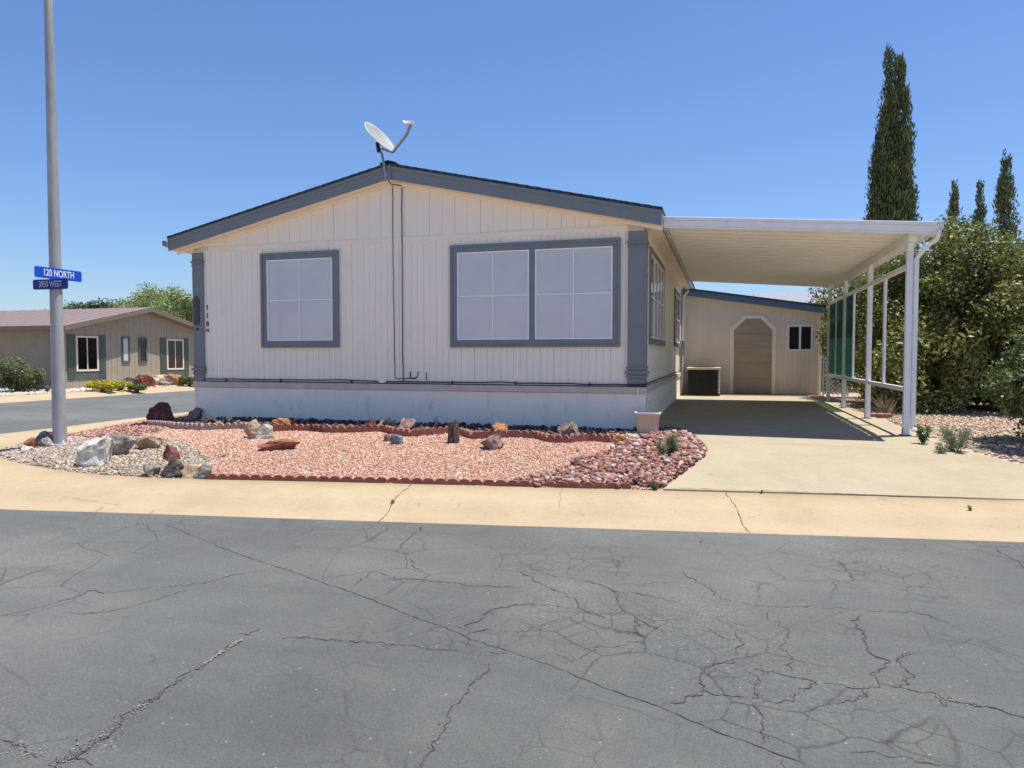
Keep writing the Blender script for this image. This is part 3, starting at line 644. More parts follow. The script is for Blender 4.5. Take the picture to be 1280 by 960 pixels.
# windows
def muntins(f, x0, x1, z0, z1, y, w=.016):
    xm = (x0 + x1) / 2; zm = (z0 + z1) / 2
    f.box(xm - w / 2, xm + w / 2, y - .004, y, z0, z1); f.box(x0, xm - w / 2 - .0005, y - .0035, y, zm - w / 2, zm + w / 2); f.box(xm + w / 2 + .0005, x1, y - .0035, y, zm - w / 2, zm + w / 2)
def sash(parent, x0, x1, z0, z1, Y, frame_w=.022):
    f = MB(); f.box(x0, x1, Y - .034, Y - .004, z0, z0 + frame_w); f.box(x0, x1, Y - .034, Y - .004, z1 - frame_w, z1)
    f.box(x0, x0 + frame_w, Y - .034, Y - .004, z0 + frame_w, z1 - frame_w); f.box(x1 - frame_w, x1, Y - .034, Y - .004, z0 + frame_w, z1 - frame_w)
    muntins(f, x0 + frame_w, x1 - frame_w, z0 + frame_w, z1 - frame_w, Y - .017, .020)
    f.build('sash', 'white_frame', parent, bevel=.002)
    bl = MB(); z = z0 + frame_w; a, b_ = x0 + frame_w, x1 - frame_w
    while z < z1 - frame_w - .003:
        zz = min(z + .022, z1 - frame_w); bl.add([(a, Y - .0105, z), (b_, Y - .0105, z), (b_, Y - .008, zz), (a, Y - .008, zz)], [(0, 1, 2, 3)]); z += .022
    bl.build('blind', 'blind', parent, fix=False)
    gl = MB(); gl.add([(a, Y - .0135, z0 + frame_w), (b_, Y - .0135, z0 + frame_w), (b_, Y - .0135, z1 - frame_w), (a, Y - .0135, z1 - frame_w)], [(0, 1, 2, 3)]); gl.build('pane', 'glass', parent, fix=False)
def window(x0, x1, z0, z1, splits, name='window'):
    t = .105
    f = MB(); y0, y1 = HY - .03, HY - .0005
    f.box(x0, x1, y0, y1, z1 - t, z1); f.box(x0, x1, y0, y1, z0, z0 + t); f.box(x0, x0 + t, y0, y1, z0 + t, z1 - t); f.box(x1 - t, x1, y0, y1, z0 + t, z1 - t)
    e = .035
    f.box(x0 - .004, x1 + .004, y0 - .014, y0 - .0005, z1 - e, z1 + .004); f.box(x0 - .004, x1 + .004, y0 - .014, y0 - .0005, z0 - .004, z0 + e); f.box(x0 - .004, x0 + e, y0 - .014, y0 - .0005, z0 + e, z1 - e); f.box(x1 - e, x1 + .004, y0 - .014, y0 - .0005, z0 + e, z1 - e)
    ed = [x0 + t] + [s for s in splits] + [x1 - t]
    for s in splits: f.box(s - .04, s + .04, y0, y1, z0 + t, z1 - t)
    fr = f.build(name, 'slate_trim', house, bevel=.003)
    for i in range(len(ed) - 1):
        a = ed[i] + (.04 if i else 0) + .004; b_ = ed[i + 1] - (.04 if i < len(ed) - 2 else 0) - .004
        sash(fr, a, b_, z0 + t + .004, z1 - t - .004, HY + .003)
window(-7.245, -5.82, 1.175, 2.705, [])
window(-3.925, -1.375, 1.17, 2.69, [-2.655])
def side_window(y0, y1, z0, z1, n):
    t = .09; X = HX1; f = MB(); a, b_ = X + .0005, X + .03
    f.box(a, b_, y0, y1, z1 - t, z1); f.box(a, b_ + .02, y0, y1, z0, z0 + t); f.box(a, b_, y0, y0 + t, z0 + t, z1 - t); f.box(a, b_, y1 - t, y1, z0 + t, z1 - t)
    fr = f.build('window', 'slate_trim', house, bevel=.003)
    s = MB(); yi0, yi1, zi0, zi1 = y0 + t, y1 - t, z0 + t, z1 - t
    s.box(X + .004, X + .028, yi0, yi1, zi0, zi0 + .03); s.box(X + .004, X + .028, yi0, yi1, zi1 - .03, zi1)
    for i in range(n + 1):
        y = yi0 + (yi1 - yi0 - .03) * i / n; s.box(X + .0045, X + .0275, y, y + .03, zi0 + .03, zi1 - .03)
    s.box(X + .012, X + .022, yi0 + .03, yi1 - .03, (zi0 + zi1) / 2 - .01, (zi0 + zi1) / 2 + .01)
    s.build('sash', 'white_frame', fr)
    bl = MB(); bl.box(X + .001, X + .003, yi0, yi1, zi0, zi1); bl.build('blind', 'blind_dim', fr)
    gl = MB(); gl.box(X + .008, X + .010, yi0 + .03, yi1 - .03, zi0 + .03, zi1 - .03); gl.build('pane', 'glass', fr)
side_window(10.62, 13.25, 1.22, 2.66, 4); side_window(16.3, 18.3, 1.25, 2.55, 2)
# cables, conduits and small fittings on the front
cb = MB()
def wob(pts, a=.006):
    out = []
    for p, q in zip(pts, pts[1:]):
        p, q = Vector(p), Vector(q); n = max(1, int((q - p).length / .12))
        for i in range(n): r = p.lerp(q, i / n); out.append(r + Vector((noise.noise(r * 3) * a, 0, noise.noise(r * 3 + Vector((9, 9, 9))) * a)))
    out.append(Vector(pts[-1])); return out
yc = HY - .012
cb.tube(wob([(-4.875, yc, 3.66), (-4.875, yc - .004, 2.9), (-4.87, yc - .01, 2.0), (-4.86, yc, 1.4), (-4.855, yc, .72), (-4.84, yc, .69), (-4.5, yc, .69)], .012), .0055, 6)
cb.tube(wob([(-4.72, yc, 3.62), (-4.72, yc - .01, 2.9), (-4.722, yc - .01, 1.6), (-4.715, yc - .005, .64)], .010), .0075, 6)
cb.tube(wob([(-8.35, yc - .03, .655), (-7.3, yc - .02, .645), (-5.9, yc - .02, .655), (-4.6, yc - .02, .64), (-2.9, yc - .02, .65), (-1.3, yc - .045, .64), (-.98, yc - .05, .65)], .014), .009, 6)
cb.tube(wob([(-8.4, yc - .03, .617), (-6, yc - .02, .618), (-3, yc - .02, .612), (-1.0, yc - .05, .62)], .006), .007, 6)
cb.tube([(-4.60, yc, .69), (-4.60, yc, .80)], .008, 6); cb.tube(wob([(-4.66, yc, .69), (-4.50, yc, .70), (-4.47, yc, .75), (-4.47, yc, .80)], .01), .007, 6); cb.tube([(-4.33, yc, .66), (-4.33, yc, .79)], .006, 6)
cb.tube(wob([(-4.85, FY - .03, 3.70), (-4.86, HY - .1, 3.66), (-4.72, HY - .04, 3.63)], .01), .008, 6)
cb.tube(wob([(HX1 + .05, HY + .0, .65), (HX1 + .05, 12, .655), (HX1 + .04, 15, .65), (HX1 + .04, 18.4, .66)], .012), .010, 6)
cb.build('cable', 'black_cable', house)
cv = MB(); cv.prism([(-5.06 + .075 * math.cos(a * math.pi / 8), .665 + .05 * math.sin(a * math.pi / 8)) for a in range(16)], 1, HY - .05, HY - .0005); cv.build('conduit_cover', 'cream_trim', house, bevel=.008)
for x in (-7.95, -6.9, -5.6, -3.9, -2.9, -1.8):
    cl = MB(); cl.box(x - .006, x + .006, yc - .032, yc - .004, .606, .665); cl.build('cable_clip', 'black_cable', house)
# flat bell for the corner pvc stub
pp = MB(); pp.tube([(-1.12, HY - .055, .30), (-1.12, HY - .055, .60)], .012, 8); pp.build('pvc_stub', 'white_metal', house)
# text helper
def text(s, size, mat, parent, mtx, name='lettering', sx=1, depth=.0015, bold=0):
    cu = bpy.data.curves.new('t', 'FONT'); cu.body = s; cu.size = size; cu.extrude = depth; cu.align_x = 'CENTER'; cu.align_y = 'CENTER'; cu.offset = bold
    o = bpy.data.objects.new('t', cu); col.objects.link(o); bpy.context.view_layer.update()
    me = bpy.data.meshes.new_from_object(o.evaluated_get(bpy.context.evaluated_depsgraph_get())); bpy.data.objects.remove(o); bpy.data.curves.remove(cu)
    me.name = name; me.materials.clear(); me.transform(mtx @ Matrix.Diagonal((sx, 1, 1, 1))); return link(name, me, mat, parent)
def facing(x, y, z, rz=0): return Matrix.Translation((x, y, z)) @ Matrix.Rotation(rz, 4, 'Z') @ Matrix.Rotation(R(90), 4, 'X')
for s, z, h in (('1', 1.85, .12), ('1', 1.71, .12), ('8', 1.575, .12), ('N', 1.465, .085)): text(s, h, 'number_black', house, facing(-8.325, HY - .005, z), 'house_number', bold=.002)
# meter box and conduit at the back of the side wall
mt = MB(); mt.box(HX1 + .001, HX1 + .12, 18.40, 18.72, 1.02, 1.42); mt.box(HX1 + .121, HX1 + .135, 18.42, 18.70, 1.06, 1.38); mt.tube([(HX1 + .05, 18.55, 1.43), (HX1 + .05, 18.55, 2.7), (HX1 + .12, 18.55, 2.78)], .02, 8); mt.tube([(HX1 + .05, 18.5, 1.02), (HX1 + .05, 18.5, .05)], .03, 8)
mt.build('meter_box', 'grey_metal', house, bevel=.004)
dn = MB(); dn.tube([(HX1 + .2, 18.8, 2.72), (HX1 + .07, 18.85, 2.55), (HX1 + .05, 18.85, .05)], .03, 8); dn.build('downspout', 'cream_trim', house)

# ================================================================== SATELLITE DISH
cr = Vector((math.cos(TH), math.sin(TH), 0)); cu_ = Vector((0, 0, 1)); cf = Vector((-math.sin(TH), math.cos(TH), 0))
dish = empty('satellite_dish', (-4.87, 9.70, 3.80), 'grey satellite dish on a bent mast at the roof peak', 'satellite dish')
nrm = (cr * .70 + cu_ * .64 - cf * .36).normalized(); maj = (cr * -.66 + cu_ * .75).normalized(); maj = (maj - nrm * maj.dot(nrm)).normalized(); mnr = nrm.cross(maj)
dc = onplane(475.5, 171, 1, 9.62)
d = MB(); vs = []; n = 40; rings = 8
for side in (0, 1):
    for i in range(rings + 1):
        r = .30 * i / rings; h = -.055 * (1 - (i / rings) ** 2) - side * .007
        for k in range(n): a = 2 * math.pi * k / n; vs.append(dc + maj * r * math.cos(a) + mnr * r * .92 * math.sin(a) + nrm * h)
fs = []
for s in (0, 1):
    o_ = s * (rings + 1) * n
    fs += [(o_ + i * n + k, o_ + i * n + (k + 1) % n, o_ + (i + 1) * n + (k + 1) % n, o_ + (i + 1) * n + k) for i in range(rings) for k in range(n)]
fs += [(rings * n + k, rings * n + (k + 1) % n, (2 * rings + 1) * n + (k + 1) % n, (2 * rings + 1) * n + k) for k in range(n)]
d.add(vs, fs, 0, True); d.build('reflector', 'dish_grey', dish, fix=False)
back = dc - nrm * .115 - maj * .07
mb = MB(); base = Vector((-4.85, 9.695, 3.72)); mb.tube([base, base + Vector((-.03, -.02, .12)), onplane(480, 205, 1, 9.66), onplane(477, 192, 1, 9.66), back + Vector((0, 0, -.05))], .020, 10)
mb.beam(base + Vector((.0, .005, -.05)), base + Vector((-.012, .005, .07)), .07, .012, up=(0, 1, 0)); mb.build('mast', 'grey_metal', dish)
br = MB(); br.beam(back + Vector((0, 0, -.09)), back + nrm * .02 + maj * .05, .07, .05); br.build('bracket', 'dark_metal', dish, bevel=.004)
ar = MB(); p0 = dc - maj * .29 - nrm * .02; p1 = onplane(509, 167, 1, 9.42); p2 = onplane(513.5, 155, 1, 9.38)
ar.beam(back - maj * .05, p0, .03, .03); ar.beam(p0, p1, .028, .035); ar.beam(p1, p2, .028, .035); ar.build('feed_arm', 'grey_metal', dish, bevel=.003)
ln = MB(); q = p2 + cu_ * .01
ln.beam(q - cr * .05 + cu_ * .012, q + cr * .05 - cu_ * .005, .05, .045); ln.tube([q - cr * .05, q - cr * .11 + cu_ * .01], [.022, .03], 12); ln.tube([q - cr * .02 - cf * .03, q - cr * .08 - cf * .03 - cu_ * .02], [.018, .026], 12)
ln.build('feed_horn', 'white_metal', dish, bevel=.004)

# ================================================================== CARPORT
CX0, CX1, CY0, CY1 = -.795, 2.53, 9.98, 17.35
def cz(x): return 2.955 - .075 * (x - CX0)
carport = empty('carport', (2.3, 10.2, .015), 'white metal carport with ribbed roof over the shaded driveway slab', 'carport')
pn = MB(); y = CY0 + .01; prof2 = []
while y < CY1 - .28:
    prof2 += [(y, 0), (y + .205, 0), (y + .215, -.042), (y + .27, -.042), (y + .28, 0)]; y += .29
prof2.append((CY1, 0)); n = len(prof2); X = [CX0 + .02, CX1 - .03]
vs = [(x, yy, cz(x) - .085 + h) for x in X for yy, h in prof2] + [(x, yy, cz(x) - .045 + h * .2) for x in X for yy, h in prof2]
fs = [(i, i + 1, n + i + 1, n + i) for i in range(n - 1)] + [(2 * n + i, 3 * n + i, 3 * n + i + 1, 2 * n + i + 1) for i in range(n - 1)]
pn.add(vs, fs)
pn.build('roof_panel', 'white_pan', carport, fix=False)
fa = MB()
def slopebar(mb, y0, y1, dz0, dz1, xa=CX0, xb=CX1): mb.prism([(xa, cz(xa) + dz0), (xb, cz(xb) + dz0), (xb, cz(xb) + dz1), (xa, cz(xa) + dz1)], 1, y0, y1)
slopebar(fa, CY0 - .03, CY0 + .008, -.125, -.045); slopebar(fa, CY0 - .045, CY0 + .012, -.0445, 0); slopebar(fa, CY0 - .02, CY0 + .009, -.15, -.1255)
fa.build('front_fascia', 'white_metal', carport, bevel=.006)
fb = MB(); slopebar(fb, CY1 + .001, CY1 + .03, -.14, 0); fb.build('rear_fascia', 'white_metal', carport, bevel=.005)
gu = MB(); z = cz(CX1); x = CX1
gu.prism([(x + .002, z), (x + .075, z), (x + .075, z - .09), (x + .05, z - .12), (x - .02, z - .12), (x - .02, z - .112), (x + .045, z - .11), (x + .065, z - .086), (x + .065, z - .012), (x + .002, z - .012)], 1, CY0 - .045, CY1 + .03)
gu.build('gutter', 'white_metal', carport)
bm_ = MB(); zb = cz(2.3) - .10; bm_.box(2.255, 2.345, CY0 + .10, CY1 - .02, zb - .13, zb - .012); bm_.build('beam', 'white_pan', carport, bevel=.004)
hz_ = MB(); hz_.box(CX0 + .0, CX0 + .05, CY0 + .02, CY1, cz(CX0) - .17, cz(CX0) - .112); hz_.build('wall_hanger', 'tan_trim', carport)
PY = (10.2, 12.72, 15.1, 17.2)
for i, yy in enumerate(PY):
    p = MB(); s = .037; p.box(2.3 - s, 2.3 + s, yy - s, yy + s, .015, zb - .131)
    for (a, b_) in ((-1, 0), (1, 0)): p.box(2.3 + a * (s + .0015) - .001, 2.3 + a * (s + .0015) + .001, yy - .012, yy + .012, .03, zb - .14)
    p.box(2.3 - .018, 2.3 + .018, yy - s - .004, yy - s - .0002, .03, zb - .14)
    po = p.build('post', 'white_metal', carport, bevel=.004)
    k = MB(); k.box(2.3 - .075, 2.3 + .06, yy - .05, yy + .05, .0155, .022); k.box(2.3 - s - .007, 2.3 - s - .0025, yy - .03, yy + .03, .022, .10); k.build('base_bracket', 'grey_metal', po)
    k = MB(); k.box(2.3 - .03, 2.3 + .03, yy - s - .008, yy - s - .0042, zb - .22, zb - .132); k.build('top_bracket', 'white_pan', po)
ds = MB(); ds.tube([(2.57, 9.99, 2.60), (2.555, 10.01, 2.50), (2.45, 10.09, 2.42), (2.368, 10.15, 2.28), (2.368, 10.15, .12), (2.50, 10.03, .035)], .036, 4); ds.s = [False] * len(ds.s)
ds.build('downspout', 'white_metal', carport, bevel=.006)
rl = MB(); rl.box(2.28, 2.325, 10.245, 17.15, 2.17, 2.235); rl.build('top_rail', 'white_pan', carport, bevel=.003)
rl = MB(); rl.box(2.28, 2.325, 10.245, 17.15, .575, .635); rl.build('bottom_rail', 'white_metal', carport, bevel=.003)
for yy, s in ((11.6, .045), (14.15, .03), (16.2, .03)):
    p = MB(); p.box(2.285, 2.32, yy - s, yy + s, .636, 2.169); p.build('stud', 'white_metal', carport, bevel=.003)
for a, b_ in ((14.19, 15.05), (15.15, 16.165), (16.235, 17.15)):
    p = MB(); n = 24; vs = []
    for i in range(n + 1):
        yy = a + (b_ - a) * i / n; xo = 2.302 + .006 * math.sin(i * 1.7); vs += [(xo, yy, .636), (xo, yy, 2.169)]
    p.add(vs, [(2 * i, 2 * i + 2, 2 * i + 3, 2 * i + 1) for i in range(n)]); p.build('shade_screen', 'shade', carport, fix=False)

# ================================================================== SHED
SY = 19.6
shed = empty('shed', (.8, SY, 0), 'cream sided shed with a chamfered door at the end of the carport', 'shed')
def sz(x): return 2.79 - .155 * (x + .79)
s = MB(); s.prism([(-1.0, .02), (2.44, .02), (2.44, sz(2.44) - .16), (-1.0, sz(-1.0) - .16)], 1, SY + .012, SY + .12, 1); s.box(2.32, 2.44, SY + .121, 24, .02, sz(2.44) - .16)
x = -1.0; i = 0
while x < 2.43:
    b_ = min(x + .102 - (.007 if i % 2 == 0 else .004), 2.44); s.prism([(x, .03), (b_, .03), (b_, sz(b_) - .16), (x, sz(x) - .16)], 1, SY, SY + .0125, 0); x += .102; i += 1
s.build('wall', ['shed_siding', 'groove_dark'], shed)
s = MB(); s.prism([(-1.03, sz(-1.03)), (2.66, sz(2.66)), (2.66, sz(2.66) + .03), (-1.03, sz(-1.03) + .03)], 1, SY - .24, 24.2); s.build('roof', 'shingle', shed)
s = MB(); s.prism([(-1.02, sz(-1.02) - .17), (2.62, sz(2.62) - .17), (2.62, sz(2.62) - .003), (-1.02, sz(-1.02) - .003)], 1, SY - .2, SY - .17); s.build('fascia', 'slate_blue_fascia', shed, bevel=.004)
s = MB(); s.prism([(-1.0, sz(-1.0) - .155), (2.6, sz(2.6) - .155), (2.6, sz(2.6) - .14), (-1.0, sz(-1.0) - .14)], 1, SY - .169, SY - .001); s.build('soffit', 'cream_trim', shed)
s = MB(); s.box(2.36, 2.45, SY - .015, SY - .0005, .03, 2.05); s.build('corner_board', 'cream_trim', shed)
def octo(x0, x1, z1, c): return [(x0, .03), (x1, .03), (x1, z1 - c), (x1 - c, z1), (x0 + c, z1), (x0, z1 - c)]
o1 = octo(.20, 1.345, 2.10, .34); o2 = octo(.295, 1.25, 2.01, .30)
tr_ = MB(); vs = [(x, SY - .03, z) for x, z in o1] + [(x, SY - .03, z) for x, z in o2] + [(x, SY - .0005, z) for x, z in o1] + [(x, SY - .0005, z) for x, z in o2]
fs = []
for i in range(1, 6): j = (i + 1) % 6; fs += [(i, j, 6 + j, 6 + i), (12 + i, 12 + j, j, i), (6 + i, 6 + j, 18 + j, 18 + i)]
tr_.add(vs, fs); tr_.build('door_frame', 'cream_trim', shed)
zs = [.03, .44, .85, 1.24, 1.62, 2.01]; do = MB()
for i in range(5):
    za, zb_ = zs[i] + .004, zs[i + 1] - .004
    def xr(z): e = max(0, z - 1.71); return .30 + e, 1.245 - e
    if za < 1.71 < zb_: a0, b0 = xr(za); a1, b1 = xr(zb_); poly = [(a0, za), (b0, za), (b0, 1.71), (b1, zb_), (a1, zb_), (a0, 1.71)]
    else: a0, b0 = xr(za); a1, b1 = xr(zb_); poly = [(a0, za), (b0, za), (b1, zb_), (a1, zb_)]
    do.prism(poly, 1, SY - .018, SY - .0008)
door = do.build('door', 'shed_door', shed, bevel=.004)
k_ = MB(); k_.tube([(1.17, SY - .02, 1.0), (1.17, SY - .07, 1.0)], [.012, .028], 12); k_.build('door_knob', 'grey_metal', door)
fr = MB(); x0, x1, z0, z1 = 1.62, 2.23, 1.16, 1.83; t = .045
fr.box(x0, x1, SY - .03, SY - .0005, z1 - t, z1); fr.box(x0, x1, SY - .03, SY - .0005, z0, z0 + t); fr.box(x0, x0 + t, SY - .03, SY - .0005, z0 + t, z1 - t); fr.box(x1 - t, x1, SY - .03, SY - .0005, z0 + t, z1 - t); fr.box((x0 + x1) / 2 - .025, (x0 + x1) / 2 + .025, SY - .028, SY - .0005, z0 + t, z1 - t)
wn = fr.build('window', 'white_frame', shed, bevel=.003)
q_ = MB(); q_.box(x0 + t, x1 - t, SY - .010, SY - .006, z0 + t, z1 - t); q_.build('pane', 'dark_room', wn)
q_ = MB(); q_.box(x0 - .06, x1 + .06, SY - .008, SY - .0005, z1 + .001, z1 + .06); q_.box(x0 - .06, x1 + .06, SY - .008, SY - .0005, z0 - .06, z0 - .001); q_.box(x0 - .06, x0 - .001, SY - .008, SY - .0005, z0, z1); q_.box(x1 + .001, x1 + .06, SY - .008, SY - .0005, z0, z1); q_.build('window_trim', 'shed_siding', shed)
q_ = MB(); q_.tube([(2.44, SY - .06, 1.93), (2.44, SY - .06, 2.02)], [.05, .035], 10); q_.box(2.42, 2.46, SY - .06, SY, 2.02, 2.06); q_.build('wall_lamp', 'grey_metal', shed)

# ---- AC unit
AX0, AX1, AY0, AY1 = -.86, -.04, 18.55, 19.3
ac = empty('ac_condenser', (-.45, 18.9, .015), 'dark louvred air conditioner unit on the ground between house and shed door', 'air conditioner')
a_ = MB(); a_.box(AX0 + .03, AX1 - .03, AY0 + .03, AY1 - .03, .06, .68); a_.box(AX0, AX1, AY0, AY1, .016, .059)
for i in range(30):
    x = AX0 + .03 + (AX1 - AX0 - .06) * i / 29; a_.box(x - .006, x + .006, AY0 + .008, AY0 + .029, .07, .67)
for i in range(26):
    y = AY0 + .03 + (AY1 - AY0 - .06) * i / 25; a_.box(AX1 - .029, AX1 - .008, y - .006, y + .006, .07, .67)
a_.build('coil_body', 'dark_metal', ac)
a_ = MB(); a_.box(AX0 - .01, AX1 + .01, AY0 - .01, AY1 + .01, .681, .735)
a_.box(AX1 - .03, AX1, AY0, AY0 + .03, .06, .68)
for i in range(9): a_.box(AX1 - .06, AX1 + .002, AY0 - .003, AY0 + .032, .10 + i * .065, .125 + i * .065)
a_.build('cabinet', 'tan_trim', ac, bevel=.006)
a_ = MB(); a_.tube([(AX0 + .41, AY0 + .37, .736), (AX0 + .41, AY0 + .37, .75)], .27, 24); a_.build('fan_grille', 'dark_metal', ac)

# ================================================================== POLE
pb = onG(75, 556); pole = empty('street_pole', pb, 'tall tapered galvanised steel pole at the street corner carrying two street signs', 'pole')
p = MB(); p.tube([pb + Vector((0, 0, z)) for z in (0, 1, 2, 4, 7.6)], [.085, .081, .075, .064, .038], 32); p.build('shaft', 'galvanised', pole)
p = MB(); p.tube([pb + Vector((0, 0, -.02)), pb + Vector((0, 0, .018))], .165, 24)
p.build('base_plate', 'galvanised', pole)
for a in (45, 135, 225, 315):
    q = pb + Vector((math.cos(R(a + 20)) * .135, math.sin(R(a + 20)) * .135, .018)); p = MB(); p.tube([q, q + Vector((0, 0, .03))], .022, 6); p.tube([q + Vector((0, 0, .03)), q + Vector((0, 0, .055))], .011, 8); p.build('anchor_bolt', 'white_metal', pole)
camdir = (Vector((CAM.x, CAM.y, 0)) - Vector((pb.x, pb.y, 0))).normalized()
def blade(cpx, cpy, ax, rz, wdt, hgt, mat, tmat, s, size, sx):
    c = onplane(cpx, cpy, ax, pb.x + .12 if ax == 0 else pb.y - .12)
    rot = Matrix.Rotation(rz, 4, 'Z'); mtx = Matrix.Translation(c) @ rot
    b_ = MB(); e = .018; x, z = wdt / 2, hgt / 2
    poly = [(-x + e, -z), (x - e, -z), (x, -z + e), (x, z - e), (x - e, z), (-x + e, z), (-x, z - e), (-x, -z + e)]
    b_.prism(poly, 1, -.002, .002); b_.v = [tuple(mtx @ Vector(v)) for v in b_.v]
    o = b_.build('sign_blade', mat, pole)
    text(s, size, tmat, o, mtx @ Matrix.Translation((0, -.0035, 0)) @ Matrix.Rotation(R(90), 4, 'X'), 'lettering', sx, .001, .0015)
    k = MB(); k.box(-.03, .03, .0025, .06, -.03, .03); k.v = [tuple(Matrix.Translation((c.x, pb.y, c.z) if ax == 0 else (pb.x, c.y, c.z)) @ rot @ Vector(v)) for v in k.v]; k.build('bracket', 'grey_metal', pole)
blade(73.5, 342.8, 0, R(90), .70, .145, 'sign_blue', 'sign_white', '120 NORTH', .125, .70)
blade(63.0, 355.3, 1, R(4), .56, .135, 'sign_navy', 'sign_faded', '3950 WEST', .115, .66)

# ================================================================== ROCKS
def rock(px0, px1, py0, py1, mat, label, seed, deep=.75, angular=.6, lean=0, zoff=0, group='landscape rocks in the front yard', name='rock', cat='rock', dy=0):
    b = onG((px0 + px1) / 2, py1 - .5); dist = (b - CAM).dot(cf); wd = (px1 - px0) * dist / F_PX; ht = (py1 - py0) * dist / F_PX
    rs = random.Random(seed); bm = bmesh.new(); bmesh.ops.create_icosphere(bm, subdivisions=4, radius=1)
    planes = []
    for _ in range(int(14 * angular) + 4):
        nn = Vector((rs.gauss(0, 1), rs.gauss(0, 1), rs.gauss(0, .8))).normalized(); planes.append((nn, rs.uniform(.38, .82)))
    for v in bm.verts:
        p = v.co.copy()
        for nn, dd_ in planes:
            e = p.dot(nn) - dd_
            if e > 0: p -= nn * e * .95
        p *= 1 + .22 * noise.noise(p * 2.0 + Vector((seed, 0, 0))) + .10 * noise.noise(p * 5 + Vector((seed, 3, 0))) + .05 * noise.noise(p * 13 + Vector((seed, 3, 0)))
        v.co = p
    xs_ = [v.co.x for v in bm.verts]; zs_ = [v.co.z for v in bm.verts]; ys_ = [v.co.y for v in bm.verts]
    cx, cz_, cy = (max(xs_) + min(xs_)) / 2, min(zs_), (max(ys_) + min(ys_)) / 2; W = max(xs_) - min(xs_); H = max(zs_) - cz_; D = max(ys_) - min(ys_)
    bury = .40
    for v in bm.verts:
        x = (v.co.x - cx) / W * wd; y = (v.co.y - cy) / D * wd * deep; z = (v.co.z - cz_) / H * ht * (1 + bury) - ht * bury
        x += lean * z; q = cr * x + cf * y; v.co = Vector((q.x, q.y, z))
    me = bpy.data.meshes.new(name); bm.to_mesh(me); bm.free()
    for f in me.polygons: f.use_smooth = False
    me.materials.append(M[mat]); o = bpy.data.objects.new(name, me); col.objects.link(o); o.location = b + cf * (wd * deep / 2) + Vector((0, 0, zoff)); 
    o.location.z = G(o.location.x, o.location.y) + zoff
    return tag(o, label, cat, group)
RK = [
 (179, 213, 503, 529, 'r_red', 'large jagged dark red rock beyond the back edging, left of the house corner', .8, .9, 0),
 (230, 247, 510, 527, 'r_pink', 'upright pink rock leaning at the left foot of the house', .8, .8, .25),
 (80, 128, 548, 585, 'r_white', 'big white boulder with dark underside right of the street pole', .8, 1.2, .25),
 (112, 158, 545, 573, 'r_grey', 'long mottled grey boulder touching the big white boulder', .6, .7, .3),
 (164, 200, 545, 563, 'r_tan', 'flat golden tan rock behind the small dark red stone', .7, .6, 0),
 (196, 222, 558, 578, 'r_red', 'dark red wedge shaped stone sitting on the dark grey boulder near the pavement', .8, .9, 0),
 (174, 196, 583, 597, 'r_grey', 'small grey stone at the pavement edge, left of the dark grey boulder', .8, .6, 0),
 (193, 229, 579, 600, 'r_dark', 'dark grey boulder at the pavement edge, below the red wedge stone', .8, .7, 0),
 (223, 250, 585, 601, 'r_tan', 'pale tan stone at the pavement edge, right of the dark grey boulder', .8, .6, 0),
 (238, 262, 582, 601, 'r_grey', 'grey sloping stone at the left end of the front scalloped edging', .7, .8, .2),
 (37, 66, 541, 561, 'r_grey', 'brown grey stone immediately left of the street pole base', .8, .7, 0),
 (42, 66, 541, 557, 'r_red', 'rusty brown rock tucked behind the stone left of the pole', .7, .7, 0),
 (17, 38, 549, 566, 'r_slate', 'low red stone at the left tip of the gravel bed', .8, .6, .3),
 (22, 38, 557, 568, 'r_white', 'small pale stone in front of the low red stone at the bed tip', .8, .6, 0),
 (299, 327, 526, 550, 'r_tan', 'rounded pale brown boulder behind the white slab', .8, .4, 0),
 (306, 341, 531, 550, 'r_cream', 'flat creamy white angular slab leaning on the pale brown boulder', .35, .8, .3),
 (335, 363, 524, 537, 'r_orange', 'orange rock behind the back edging, right of the white slab', .7, .6, 0),
 (318, 369, 551, 565, 'r_slate', 'flat red slate piece lying alone on pink gravel', .4, .9, .4),
 (486, 503, 544, 557, 'r_blue', 'small blue grey stone on pink gravel near the back edging', .8, .7, 0),
 (479, 489, 543, 553, 'r_pink', 'tiny pale pink stone touching the blue grey stone', .8, .5, 0),
 (599, 630, 541, 564, 'r_pink', 'purplish pink rock standing alone on gravel below the large window', .8, .8, 0),
 (612, 641, 530, 545, 'r_orange', 'smooth orange rock behind the back edging below the large window', .7, .3, 0),
 (697, 716, 529, 547, 'r_pink', 'pinkish brown rock behind the back edging near its right end', .8, .6, 0),
 (712, 727, 527, 545, 'r_grey', 'dark and pale grey rock leaning beside the pinkish brown rock', .8, .7, -.2),
 (767, 788, 544, 558, 'r_orange', 'orange brown stone at the right end of the back edging', .8, .5, 0),
 (451, 469, 523, 538, 'r_red', 'dark red block shaped rock in shade at the skirting, left of the black rocks', .8, .5, 0),
 (468, 486, 527, 539, 'r_pink', 'low dusty pink rock behind the back edging beside the black rock', .8, .5, 0),
 (477, 494, 523, 539, 'r_dark', 'black rock in the shade behind the back edging under the cables', .8, .7, 0),
 (497, 519, 524, 540, 'r_pink', 'pink and grey rock behind the back edging, right of the black rock', .8, .7, 0),
 (247, 266, 521, 532, 'r_dark', 'dark brown rock in shade against the skirting at its left end', .8, .6, 0),
 (277, 289, 521, 533, 'r_dark', 'small black rock in shade against the skirting, left of the orange rock', .8, .6, 0)]
for i, r_ in enumerate(RK): rock(*r_[:5], r_[5], i * 7 + 3, deep=r_[6], angular=r_[7], lean=r_[8])
